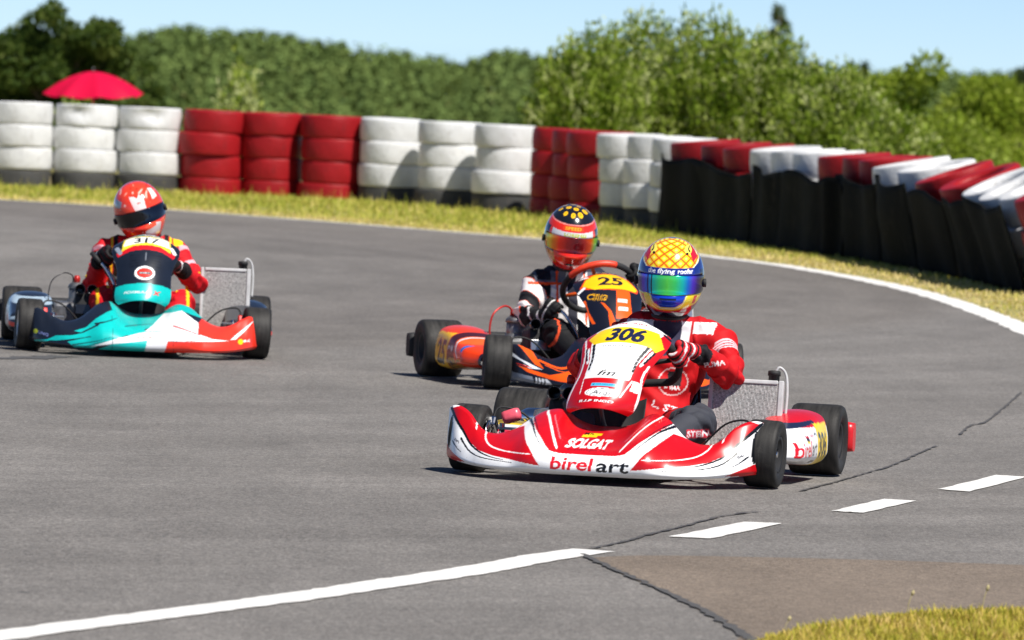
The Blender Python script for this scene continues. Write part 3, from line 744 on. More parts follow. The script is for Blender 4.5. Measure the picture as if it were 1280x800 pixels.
class Canvas:
    """paints flat colours on the points (X, Y) of a panel"""
    def __init__(s, X, Y, base):
        s.sh = X.shape; s.X0 = np.asarray(X, float).ravel(); s.X = s.X0; s.Y = np.asarray(Y, float).ravel()
        s.C = np.tile(lin(base), (len(s.X), 1))
    def mirror(s, on=True): s.X = -np.abs(s.X0) if on else s.X0; return s
    def fill(s, m, col): s.C[m] = lin(col)
    def poly(s, pts, col, sm=0):
        if sm: pts = [(p.x, p.y) for p in smooth_path([(a, b, 0) for a, b in list(pts) + [pts[0]]], sm)]
        P = np.array(pts, float); bx = (s.X >= P[:, 0].min()) & (s.X <= P[:, 0].max()) & (s.Y >= P[:, 1].min()) & (s.Y <= P[:, 1].max())
        i = np.nonzero(bx)[0]; x, y = s.X[i], s.Y[i]; ins = np.zeros(len(i), bool)
        for (x1, y1), (x2, y2) in zip(P, np.roll(P, -1, 0)):
            c = ((y1 > y) != (y2 > y)) & (x < (x2 - x1) * (y - y1) / (y2 - y1 + 1e-12) + x1); ins ^= c
        s.C[i[ins]] = lin(col); return s
    def line(s, pts, w, col, sm=6, w2=None):
        if sm and len(pts) > 2: pts = [(p.x, p.y) for p in smooth_path([(a, b, 0) for a, b in pts], sm)]
        P = np.array(pts, float); n = len(P) - 1; w2 = w if w2 is None else w2
        for k in range(n):
            a, b = P[k], P[k + 1]; d = b - a; ww = w + (w2 - w) * (k + .5) / n
            t = np.clip(((s.X - a[0]) * d[0] + (s.Y - a[1]) * d[1]) / (d @ d + 1e-12), 0, 1)
            s.C[np.hypot(s.X - a[0] - t * d[0], s.Y - a[1] - t * d[1]) < ww / 2] = lin(col)
        return s
    def ell(s, cx, cy, rx, ry, col): s.C[((s.X - cx) / rx) ** 2 + ((s.Y - cy) / ry) ** 2 < 1] = lin(col); return s
    def rect(s, x0, x1, y0, y1, col): s.C[(s.X > x0) & (s.X < x1) & (s.Y > y0) & (s.Y < y1)] = lin(col); return s
    def text(s, t, cx, cy, w, h, col, rot=0.0, bold=0.02, shear=0.0, space=1.0):
        T, (tw, th) = text_tris(t, bold, shear, space); c, sn = math.cos(rot), math.sin(rot)
        dx, dy = s.X - cx, s.Y - cy; lx = (dx * c + dy * sn) * tw / w; ly = (-dx * sn + dy * c) * th / h
        i = np.nonzero((np.abs(lx) <= tw / 2) & (np.abs(ly) <= th / 2))[0]
        if not len(i): return s
        x, y = lx[i], ly[i]; ins = np.zeros(len(i), bool)
        for (ax, ay), (bx, by), (px, py) in T:
            d1 = (x - bx) * (ay - by) - (ax - bx) * (y - by); d2 = (x - px) * (by - py) - (bx - px) * (y - py); d3 = (x - ax) * (py - ay) - (px - ax) * (y - ay)
            ins |= ((d1 >= 0) & (d2 >= 0) & (d3 >= 0)) | ((d1 <= 0) & (d2 <= 0) & (d3 <= 0))
        s.C[i[ins]] = lin(col); return s

M['livery'] = painted('bodywork_film', 0.30, 0.22, 0.14, scuff=True)
M['helmet'] = painted('helmet_lacquer', 0.18, 0.8, 0.04)
M['suit'] = painted('race_suit_cloth', 0.75, 0.0, 0.14, 0.35, 45, spec=0.3)
M['glove'] = painted('glove_cloth', 0.7, 0.0, 0.2, 0.4, 120, spec=0.3)
def rubber(name):
    m, t, b = mat_new(name); v = objco(t, (1, 1, 1))
    st = noise(t, 60, 3, 0.6, objco(t, (1, 0.12, 0.12)))
    c = ramp(t, st, [(0.3, (0.012, 0.0115, 0.011)), (0.7, (0.036, 0.034, 0.032))])
    c = mixc(t, c, (0.085, 0.078, 0.07), ramp(t, noise(t, 26, 5, 0.7, v), [(0.56, (0, 0, 0)), (0.8, (0.45,) * 3)]))
    t.links.new(c, b.inputs['Base Color']); b.inputs['Roughness'].default_value = 0.6; b.inputs['Specular IOR Level'].default_value = 0.25
    bump(t, b, noise(t, 200, 4, 0.7, v), 0.4, 0.002); return m
M['rubber'] = rubber('slick_rubber')
M['alu'] = plain('cast_aluminium', (0.55, 0.55, 0.56), 0.32, 1.0, var=0.15, scale=30)
M['chrome'] = plain('chrome', (0.75, 0.75, 0.76), 0.12, 1.0, var=0.05)
M['frame'] = plain('chassis_enamel', (0.30, 0.30, 0.31), 0.3, 0.7, var=0.1)
M['engine'] = plain('engine_casting', (0.22, 0.22, 0.225), 0.5, 0.8, var=0.35, scale=40, bmp=0.3)
M['matblk'] = plain('matt_black', (0.014, 0.014, 0.015), 0.7, var=0.3)
M['glossblk'] = plain('gloss_black', (0.012, 0.012, 0.014), 0.15, var=0.1, coat=0.5)
M['redan'] = plain('red_anodised', (0.45, 0.018, 0.014), 0.35, 0.2, var=0.2)
M['orange'] = plain('orange_plastic', (0.75, 0.10, 0.01), 0.4, var=0.1)
M['blue'] = plain('blue_fitting', (0.02, 0.10, 0.55), 0.35, var=0.1)
M['gold'] = plain('gold_fitting', (0.55, 0.33, 0.05), 0.3, 0.9, var=0.2)
M['redpl'] = plain('red_bumper_plastic', (0.62, 0.012, 0.018), 0.35, var=0.12)
M['teal'] = plain('teal_paint', (0.0, 0.42, 0.42), 0.35, var=0.1)
M['hose'] = plain('grey_hose', (0.5, 0.5, 0.5), 0.5, var=0.15)
def core_mat():
    m, t, b = mat_new('radiator_core')
    w = nd(t, 'ShaderNodeTexWave', wave_type='BANDS', bands_direction='X'); w.inputs['Scale'].default_value = 60
    v = objco(t); t.links.new(v, w.inputs['Vector']); w.inputs['Distortion'].default_value = 1.2; w.inputs['Detail'].default_value = 3
    n = noise(t, 150, 4, 0.85, v)
    c = mixc(t, ramp(t, w.outputs['Fac'], [(0.2, (0.30, 0.30, 0.29)), (0.7, (0.58, 0.57, 0.55))]), ramp(t, n, [(0.36, (0.42,) * 3), (0.66, (1.45,) * 3)]), 1.0, 'MULTIPLY')
    t.links.new(c, b.inputs['Base Color']); b.inputs['Metallic'].default_value = 0.35; b.inputs['Roughness'].default_value = 0.55
    bump(t, b, w.outputs['Fac'], 0.6, 0.004); return m
M['core'] = core_mat()

def panel(name, P, C, mat, parent, thick=0.005):
    nv, nu = P.shape[:2]
    o = link(name, raw_mesh(name, P.reshape(-1, 3), grid_faces(nv, nu), C), mat, parent)
    if thick:
        s = o.modifiers.new('thickness', 'SOLIDIFY'); s.thickness = thick; s.offset = -1
    return o

# ------------------------------------------------------------------ shared kart pieces (mesh data reused by all three karts)
def tyre_profile(rad, w):
    h = w / 2
    return [(0.066, -h * .82), (0.075, -h * .92), (rad * .72, -h * .985), (rad * .86, -h), (rad * .94, -h * .96), (rad * .985, -h * .86), (rad, -h * .70), (rad * 1.003, 0),
            (rad, h * .70), (rad * .985, h * .86), (rad * .94, h * .96), (rad * .86, h), (rad * .72, h * .985), (0.075, h * .92), (0.066, h * .82)]
FT_R, RT_R = 0.129, 0.140
ME = {'front_tyre': lathe('tyre', tyre_profile(FT_R, 0.128), 56), 'rear_tyre': lathe('tyre', tyre_profile(RT_R, 0.205), 56)}
for k in ('front_tyre', 'rear_tyre'): ME[k].materials.append(M['rubber'])
def rim_mesh(w):
    h = w / 2
    return lathe('wheel', [(0.012, h * .35), (0.03, h * .38), (0.034, h * .55), (0.05, h * .5), (0.058, h * .84), (0.071, h * .88), (0.072, h * .8), (0.06, h * .7), (0.056, 0), (0.06, -h * .7), (0.072, -h * .8),
                           (0.071, -h * .88), (0.058, -h * .84), (0.05, -h * .4), (0.03, -h * .3), (0.012, -h * .3), (0.012, h * .35)], 32)
ME['front_rim'] = rim_mesh(0.128); ME['rear_rim'] = rim_mesh(0.205)
bm = bmesh.new(); add_tube(bm, [(-.02, 0, 0), (.02, 0, 0)], 0.012, 6); ME['nut'] = bm_mesh('wheel_nut', bm); ME['nut'].materials.append(M['chrome'])

def wheel(kart, x, y, kind, rim, steer=0.0):
    rad = FT_R if kind == 'front' else RT_R
    w = link('wheel', ME[kind + '_rim'].copy(), None, kart, (x, y, rad + 0.004), (0, R(1.5 if x > 0 else -1.5) * (kind == 'front'), steer + (math.pi if x < 0 else 0)))
    w.data.materials.append(rim)
    link('tyre', ME[kind + '_tyre'], None, w)
    link('wheel_nut', ME['nut'], None, w, ((0.03 if kind == 'front' else 0.05), 0, 0))
    return w

def box_part(name, c, s, mat, parent, rot=None, bevel=0.004):
    bm = bmesh.new(); add_box(bm, (0, 0, 0), s, None, bevel); return link(name, bm_mesh(name, bm), mat, parent, c, rot)

def hollow_tube(name, p, d, ro, ri, L, mat, parent, rot=(0, 0, 0)):
    prof = [(ri, L * .95), (ri, 0.0), (ro * .96, -0.004), (ro, 0.004), (ro, L), (ri, L)]
    me = lathe(name, prof, 24, 'Y'); me.materials.append(mat)
    return link(name, me, None, parent, p, (0, 0, math.pi))

def make_radiator(kart, x0, x1, z0, z1, y, tilt, rotz, rail, cap_blue=False):
    w, h = x1 - x0, z1 - z0
    r = box_part('radiator', ((x0 + x1) / 2, y, (z0 + z1) / 2), (w - 0.03, 0.034, h - 0.03), M['core'], kart, (R(tilt), 0, R(rotz)), 0.002)
    for s in (-1, 1): box_part('side_tank', (s * (w / 2 - 0.008), 0, 0), (0.016 if s < 0 else 0.02, 0.045, h), rail, r, None, 0.004)
    for s in (-1, 1): box_part('rail', (0, 0, s * (h / 2 - 0.008)), (w - 0.042, 0.045, 0.016), rail, r, None, 0.004)
    bm = bmesh.new(); add_tube(bm, [(0, 0, 0), (0, 0, 0.02), (0, 0, 0.021), (0, 0, 0.038)], [0.022, 0.022, 0.026, 0.025], 14)
    link('filler_cap', bm_mesh('filler_cap', bm, False), M['matblk'], r, (w / 2 - 0.04, 0.0, h / 2 + 0.001))
    tube_obj('hose', [(w / 2 - 0.035, 0.0, h / 2 + 0.035), (w / 2 - 0.02, 0, h / 2 + 0.055), (w / 2 + 0.005, 0.01, h / 2 + 0.03), (w / 2 + 0.014, 0.015, h / 2 - 0.04), (w / 2 + 0.012, 0.02, h / 2 - 0.14)], 0.0055, M['hose'], r, 8)
    tube_obj('water_pipe', [(-w / 2 + 0.02, 0.03, -h / 2 + 0.03), (-w / 2 - 0.06, 0.05, -h / 2 + 0.0), (-w / 2 - 0.2, 0.15, -h / 2 - 0.01)], 0.014, M['matblk'], r, 10)
    for sx in (-0.25, 0.2): tube_obj('stay', [(sx * w, 0.02, -h / 2 + 0.01), (sx * w - 0.02, 0.04, -h / 2 - 0.05)], 0.007, M['frame'], r, 8, 0)
    return r

def make_engine(kart, cover, lead, head=(0.42, 0.42, 0.43)):
    bm = bmesh.new(); add_box(bm, (0, 0, 0), (0.20, 0.24, 0.16), None, 0.02); add_box(bm, (0.03, -0.05, -0.05), (0.22, 0.16, 0.08), None, 0.015)
    e = link('engine', bm_mesh('engine', bm), M['engine'], kart, (-0.345, 0.62, 0.15))
    bm = bmesh.new(); add_tube(bm, [(0, 0, 0), (0, 0, 0.10)], 0.062, 20)
    add_tube(bm, [(0, 0, 0.0), (0, 0, 0.045)], 0.068, 20)
    add_tube(bm, [(0, 0, 0.10), (0, 0, 0.115), (0, 0, 0.13)], [0.07, 0.066, 0.045], 20)
    link('cylinder', bm_mesh('cylinder', bm), M['engine'], e, (0.03, 0.02, 0.05)).scale = (.8, .8, 1.0)
    if lead != M['matblk']: tube_obj('spark_lead', [(q[0], q[1], q[2] - 0.035) for q in [(0.0, 0.02, 0.215), (-0.005, 0.01, 0.25), (-0.05, -0.02, 0.262), (-0.11, -0.05, 0.22), (-0.125, -0.06, 0.13), (-0.10, -0.07, 0.05)]], 0.005 if lead == M['redan'] else 0.003, lead, e, 8)
    bm = bmesh.new(); add_tube(bm, [(0, 0, 0), (0, 0, 0.025), (0, 0, 0.04)], [0.016, 0.018, 0.012], 12); link('plug_cap', bm_mesh('plug_cap', bm), M['redan'], e, (0.02, 0.02, 0.175))
    # airbox with its two intake trumpets
    a = box_part('airbox', (-0.285, 0.37, 0.215), (0.115, 0.16, 0.13), M['matblk'], kart, (R(-8), 0, 0), 0.025)
    for dx in (-0.031, 0.031):
        me = lathe('intake_tube', [(0.018, 0.06), (0.0185, 0.0), (0.0235, -0.068), (0.0265, -0.073), (0.0275, -0.066), (0.0255, -0.05), (0.024, 0.06), (0.0175, 0.06), (0.001, 0.058)], 24, 'Y')
        o = link('intake_tube', me, M['glossblk'], a, (dx, -0.035, 0.072), (R(6), 0, math.pi))
    box_part('airbox_cover', (0.0, -0.083, -0.02), (0.1, 0.006, 0.05), cover, a, None, 0.002)
    tube_obj('intake_pipe', [(0, 0.07, 0.0), (-0.02, 0.14, 0.0), (-0.04, 0.2, -0.02)], 0.026, M['matblk'], a, 12)
    ex = tube_obj('exhaust_pipe', [(-0.40, 0.70, 0.2), (-0.50, 0.74, 0.18), (-0.53, 0.86, 0.16), (-0.48, 1.02, 0.16), (-0.38, 1.12, 0.16)], [0.022 + 0.03 * math.sin(math.pi * k / 24) for k in range(25)], M['chrome'], kart, 14)
    return e

def make_seat(kart):
    nv, nu = 26, 22; V = []
    path = smooth_path([(0, .36, .075), (0, .46, .05), (0, .62, .045), (0, .76, .075), (0, .85, .17), (0, .90, .30), (0, .935, .46)], 5)[:nv + 4]
    path = [path[int(i * (len(path) - 1) / (nv - 1))] for i in range(nv)]
    for i, p in enumerate(path):
        f = i / (nv - 1); hw = 0.16 + 0.035 * math.sin(math.pi * f) - 0.03 * f; dep = 0.03 + 0.14 * math.sin(math.pi * min(1, f * 1.15)) ** 1.2
        t = (Vector(path[min(i + 1, nv - 1)]) - Vector(path[max(i - 1, 0)])).normalized(); n = Vector((0, -t.z, t.y))
        for j in range(nu):
            u = -1 + 2 * j / (nu - 1); q = p + n * dep * abs(u) ** 3.0; V.append((hw * math.copysign(abs(u) ** 0.75, u), q.y, q.z))
    o = link('seat', raw_mesh('seat', V, grid_faces(nv, nu)), M['glossblk'], kart); s = o.modifiers.new('thickness', 'SOLIDIFY'); s.thickness = 0.006
    return o

SW_N = Vector((0, 0.69, 0.724)).normalized(); SW_W = Vector((0, -0.724, 0.69)).normalized()
def rim_point(c, rad, a):
    """steering-wheel rim: a circle with a flattened foot"""
    w = math.sin(a); w = max(w, -0.82)
    return Vector(c) + Vector((1, 0, 0)) * rad * math.cos(a) + SW_W * rad * w
def make_steering(kart, c, rad, turn, grip, top, spoke):
    N = 72
    def arc(a0, a1, n=30): return [rim_point(c, rad, a0 + (a1 - a0) * k / n) for k in range(n + 1)]
    def rot(p):
        d = p - Vector(c); return Vector(c) + Matrix.Rotation(turn, 3, SW_N) @ d
    bm = bmesh.new(); add_tube(bm, [rot(p) for p in arc(R(128), R(412), 60)], 0.0155, 10); w = link('steering_wheel', bm_mesh('steering_wheel', bm), grip, kart)
    bm = bmesh.new(); add_tube(bm, [rot(p) for p in arc(R(50), R(130), 24)], 0.0165, 10); link('rim_top', bm_mesh('rim_top', bm), top, w)
    for a in (R(0), R(180), R(90)):
        bm = bmesh.new(); d = rot(rim_point(c, rad, a)); m = (d + Vector(c)) / 2 - SW_N * 0.008
        add_tube(bm, [Vector(c) - SW_N * 0.02, m, d], [0.014, 0.010, 0.009], 8); link('spoke', bm_mesh('spoke', bm), spoke, w)
    bm = bmesh.new(); add_tube(bm, [Vector(c) - SW_N * 0.035, Vector(c) - SW_N * 0.01], 0.036, 18); link('hub', bm_mesh('hub', bm), M['alu'], w)
    b = Vector(c) - SW_N * 0.43
    tube_obj('steering_column', [Vector(c) - SW_N * 0.02, (0, b.y, max(b.z, 0.07))], 0.01, M['frame'], kart, 10, 0)
    return w

def make_front_end(kart, st, hubm, calm, cover):
    for s in (-1, 1):
        k = box_part('stub_axle', (s * 0.455, 0.0, 0.13), (0.05, 0.03, 0.035), M['alu'], kart, (0, 0, st), 0.005)
        bm = bmesh.new(); add_tube(bm, [(0, 0, -0.06), (0, 0, 0.065)], 0.011, 10); add_tube(bm, [(s * 0.02, 0, 0), (s * 0.09, 0, 0)], 0.0125, 10); link('king_pin', bm_mesh('king_pin', bm), M['chrome'], k)
        for dz in (-0.045, 0.045): box_part('yoke_plate', (-s * 0.02, 0.0, dz), (0.07, 0.05, 0.009), M['frame'], k, None, 0.002)
        d = lathe('brake_disc', [(0.03, -0.004), (0.075, -0.004), (0.075, 0.004), (0.03, 0.004), (0.03, -0.004)], 28); link('brake_disc', d, M['chrome'], k, (s * 0.05, 0, 0))
        box_part('brake_caliper', (s * 0.05, 0.035, 0.055), (0.045, 0.07, 0.04), calm, k, (R(-35), 0, 0), 0.008)
        tube_obj('brake_hose', [(s * 0.05, 0.06, 0.075), (s * 0.03, 0.08, 0.12), (-s * 0.06, 0.10, 0.10), (-s * 0.16, 0.12, 0.0)], 0.0045, M['matblk'], k, 6)
        tube_obj('tie_rod', [(s * 0.43, 0.075, 0.10), (s * 0.03, 0.06, 0.10)], 0.0065, M['chrome'], kart, 8, 0)
        tube_obj('spindle_arm', [(s * 0.455, 0.0, 0.12), (s * 0.43, 0.08, 0.10)], 0.009, M['alu'], kart, 8, 0)
    if cover is not None:
        bm = bmesh.new(); add_box(bm, (0, 0, 0), (0.075, 0.05, 0.05), (R(-15), R(-20), 0), 0.018); link('brake_duct', bm_mesh('brake_duct', bm, True), cover, kart, (-0.415, -0.02, 0.225))

def make_chassis(kart, fr):
    bm = bmesh.new()
    for s in (-1, 1):
        add_tube(bm, smooth_path([(s * 0.43, -0.02, 0.075), (s * 0.36, 0.10, 0.05), (s * 0.26, 0.22, 0.042), (s * 0.22, 0.5, 0.042), (s * 0.26, 0.85, 0.042), (s * 0.30, 1.12, 0.06)], 5), 0.016, 10)
        add_tube(bm, smooth_path([(s * 0.25, 0.23, 0.042), (s * 0.19, 0.0, 0.042), (s * 0.17, -0.22, 0.045)], 5), 0.014, 10)
        add_tube(bm, smooth_path([(s * 0.24, 0.28, 0.042), (s * 0.42, 0.30, 0.06), (s * 0.46, 0.45, 0.09), (s * 0.46, 0.62, 0.09), (s * 0.42, 0.74, 0.06), (s * 0.24, 0.76, 0.042)], 5), 0.010, 8)
    add_tube(bm, [(-0.43, 0.03, 0.06), (0.43, 0.03, 0.06)], 0.014, 10); add_tube(bm, [(-0.24, 0.34, 0.042), (0.24, 0.34, 0.042)], 0.013, 10); add_tube(bm, [(-0.27, 0.9, 0.042), (0.27, 0.9, 0.042)], 0.014, 10)
    add_tube(bm, smooth_path([(-0.17, -0.2, 0.06), (-0.16, -0.30, 0.10), (0, -0.315, 0.11), (0.16, -0.30, 0.10), (0.17, -0.2, 0.06)], 5), 0.009, 8)
    link('chassis_frame', bm_mesh('chassis_frame', bm), fr, kart)
    bm = bmesh.new(); add_box(bm, (0, 0.08, 0.028), (0.40, 0.60, 0.004), None, 0); link('floor_tray', bm_mesh('floor_tray', bm), M['alu'], kart)
    tube_obj('rear_axle', [(-0.66, 1.045, 0.144), (0.66, 1.045, 0.144)], 0.02, M['chrome'], kart, 14, 0)
    bm = bmesh.new(); add_box(bm, (0, 0.03, 0.10), (0.24, 0.24, 0.16), None, 0.03); link('fuel_tank', bm_mesh('fuel_tank', bm), M['matblk'], kart)
    for s in (-1, 1):
        bm = bmesh.new(); add_tube(bm, smooth_path([(s * 0.13, -0.13, 0.05), (s * 0.13, -0.13, 0.10), (s * 0.13, -0.12, 0.155), (s * 0.09, -0.115, 0.165), (s * 0.16, -0.115, 0.165)], 4), 0.006, 8); link('pedal', bm_mesh('pedal', bm), M['chrome'], kart)

def make_rear_bumper(kart, mat):
    nu, nv = 60, 18; u = np.linspace(-1, 1, nu)[:, None]; a = np.linspace(0, 2 * math.pi, nv)[None, :]
    k = 1 - 0.25 * np.abs(u) ** 6
    x = 0.715 * u + 0 * a; y = 1.235 - 0.03 * np.abs(u) ** 4 + 0.045 * k * np.sign(np.cos(a)) * np.abs(np.cos(a)) ** .6; z = 0.15 + 0.075 * k * np.sign(np.sin(a)) * np.abs(np.sin(a)) ** .6
    V = np.stack([x, y, z], -1); me = raw_mesh('rear_bumper', V.reshape(-1, 3), grid_faces(nu, nv))
    b = bmesh.new(); b.from_mesh(me); b.verts.ensure_lookup_table()
    b.faces.new([b.verts[j] for j in range(nv)][::-1]); b.faces.new([b.verts[(nu - 1) * nv + j] for j in range(nv)]); b.to_mesh(me); b.free()
    o = link('rear_bumper', me, mat, kart)
    for s in (-1, 1): tube_obj('bumper_stay', [(s * 0.28, 1.08, 0.06), (s * 0.30, 1.2, 0.12)], 0.012, M['frame'], o, 8, 0)

# ------------------------------------------------------------------ liveries
RED, WHT, BLK, YEL, NAVY = (204, 8, 22), (250, 250, 250), (12, 14, 20), (255, 214, 20), (28, 36, 66)
def livery_red_fairing(P):
    c = Canvas(P[..., 0], P[..., 2], WHT); c.mirror()
    c.poly([(-.62, .262), (-.600, .247), (-.552, .262), (-.498, .25), (-.46, .215), (-.445, .19), (-.407, .175), (-.356, .175), (-.318, .19), (-.290, .20), (-.248, .153), (-.217, .122), (-.176, .064), (-.217, .069), (-.293, .079), (-.378, .088), (-.445, .102), (-.495, .127), (-.536, .172), (-.574, .213)], RED)
    c.line([(-.605, .246), (-.574, .210), (-.533, .168), (-.492, .123), (-.445, .099), (-.391, .084), (-.33, .076)], .014, BLK, w2=.002)
    c.line([(-.535, .138), (-.521, .122), (-.486, .094), (-.422, .077), (-.29, .068)], .009, BLK, w2=.002)
    c.poly([(-.62, .115), (-.600, .100), (-.57, .083), (-.505, .052), (-.62, .05)], RED)
    c.line([(-.575, .125), (-.545, .098), (-.525, .088)], .007, BLK, w2=.001)
    c.ell(-.594, .16, .010, .062, BLK)  # hollow tip slot: its dark inside is painted on as black
    c.poly([(-.275, .235), (-.261, .29), (0, .29), (.01, .29), (.01, .112), (-.109, .114), (-.145, .122), (-.165, .14), (-.191, .167)], RED)
    c.line([(-.283, .226), (-.25, .208), (-.226, .186), (-.18, .137)], .013, BLK, w2=.001)
    c.line([(-.268, .232), (-.235, .212), (-.205, .18)], .006, BLK, w2=.001)
    c.line([(-.223, .257), (-.182, .217), (-.122, .132)], .0065, WHT)
    c.line([(-.185, .245), (-.15, .20), (-.125, .165)], .003, (240, 110, 120))
    c.line([(-.442, .172), (-.429, .143), (-.391, .119), (-.315, .107), (-.215, .106)], .006, WHT, w2=.003)
    c.line([(-.489, .222), (-.479, .177)], .005, WHT)
    c.mirror(False)
    c.text('birel', -.052, .078, .165, .048, (225, 20, 40), bold=.024, shear=.08).text('art', .106, .073, .125, .042, BLK, bold=.02, shear=.08)
    c.text('SOLGAT', -.014, .150, .165, .032, WHT, bold=.045, shear=.15).text('motorsports', -.014, .1275, .15, .008, (120, 10, 25), bold=.0)
    c.rect(-.062, -.008, .170, .178, YEL).rect(-.045, .005, .176, .183, YEL).text('MK', -.04, .181, .04, .008, BLK)
    for s in (-1, 1): c.text('BMR', s * .553, .128, .028, .011, (90, 90, 95), rot=s * R(25))
    return c.C
def livery_red_nassau(X, Y):
    c = Canvas(X, Y, RED)
    c.poly([(-.092, .165), (.086, .165), (.092, .25), (.118, .345), (.13, .45), (.15, .56), (-.15, .56), (-.13, .45), (-.118, .345), (-.098, .26)], WHT)
    c.line([(-.135, .0), (-.13, .12), (-.12, .2), (-.13, .3), (-.16, .40)], .007, WHT); c.line([(.135, .0), (.132, .12), (.122, .2), (.13, .26)], .007, WHT)
    c.line([(-.085, .09), (-.092, .165)], .006, WHT, w2=.001); c.line([(.075, .08), (.095, .165)], .006, WHT)
    for s in (-1, 1):
        c.line([(s * .086, .21), (s * .088, .27), (s * .106, .345)], .008, BLK, w2=.012); c.line([(s * .104, .25), (s * .125, .33)], .006, WHT, w2=.014); c.line([(s * .112, .265), (s * .135, .335)], .005, BLK, w2=.009)
        c.line([(s * .13, .46), (s * .19, .42)], .014, BLK); c.line([(s * .12, .485), (s * .19, .455)], .01, BLK)
    c.poly([(-.112, .352), (.108, .352), (.135, .335), (.155, .37), (.115, .45), (-.115, .45), (-.145, .395)], YEL)
    c.text('306', .005, .402, .148, .085, NAVY, bold=.045, shear=.1)
    c.text('TONY LEVY', -.01, .333, .12, .009, (60, 60, 70)); c.text('SARONNO', .0, .318, .09, .007, (190, 190, 195))
    c.text('FIM  ART', .0, .482, .13, .013, (200, 30, 50))
    for k in range(7):
        for s in (-1, 1): c.line([(s * .075, .20 + k * .02), (s * .088, .207 + k * .02)], .003, (205, 208, 214))
    c.text('fm', -.005, .19, .07, .026, BLK, bold=.01, shear=.3)
    c.rect(-.05, .045, .128, .142, (70, 190, 230)).text('yamamoto', -.002, .134, .085, .008, (20, 60, 120))
    c.ell(0, .095, .066, .024, WHT).ell(0, .095, .058, .019, (70, 70, 75)).ell(0, .095, .056, .0175, WHT); c.text('Arai', 0, .095, .08, .022, BLK, bold=.0, shear=.25)
    c.rect(-.082, .06, .036, .052, (150, 10, 25)).text('R.I.P INGO', -.008, .044, .135, .017, WHT, bold=.03)
    c.poly([(.098, .12), (.127, .115), (.13, .165), (.10, .17)], (248, 246, 246))
    return c.C
def livery_red_pod(side, y, z, u):
    y = y * side
    c = Canvas(y, z, (248, 248, 250))
    f = side
    c.fill(c.Y > .215, RED); c.line([(f * .2, .20), (f * .4, .215), (f * .6, .235)], .012, NAVY, sm=0)
    c.rect(-9, 9, 0, .068, RED)
    c.line([(f * .3, .24), (f * .5, .25)], .006, WHT, sm=0)
    a, b = sorted((f * .575, f * .765)); c.rect(a, b, .062, .228, YEL); c.text('306', f * .672, .145, .15, .10, BLK, bold=.035)
    c.text('birel', f * .365, .135, .20, .062, (225, 20, 40), bold=.02, shear=.1); c.text('art', f * .515, .13, .09, .05, BLK, bold=.012, shear=.1)
    a, b = sorted((f * .40, f * .44)); c.rect(a, b, .165, .178, BLK); c.rect(a, b, .178, .186, (200, 20, 20)); c.rect(a, b, .156, .166, YEL)
    c.text('SOLGAT', f * .49, .185, .06, .01, (200, 20, 40)); c.rect(*sorted((f * .53, f * .57)), .185, .192, BLK); c.rect(*sorted((f * .48, f * .57)), .078, .088, BLK)
    return c.C

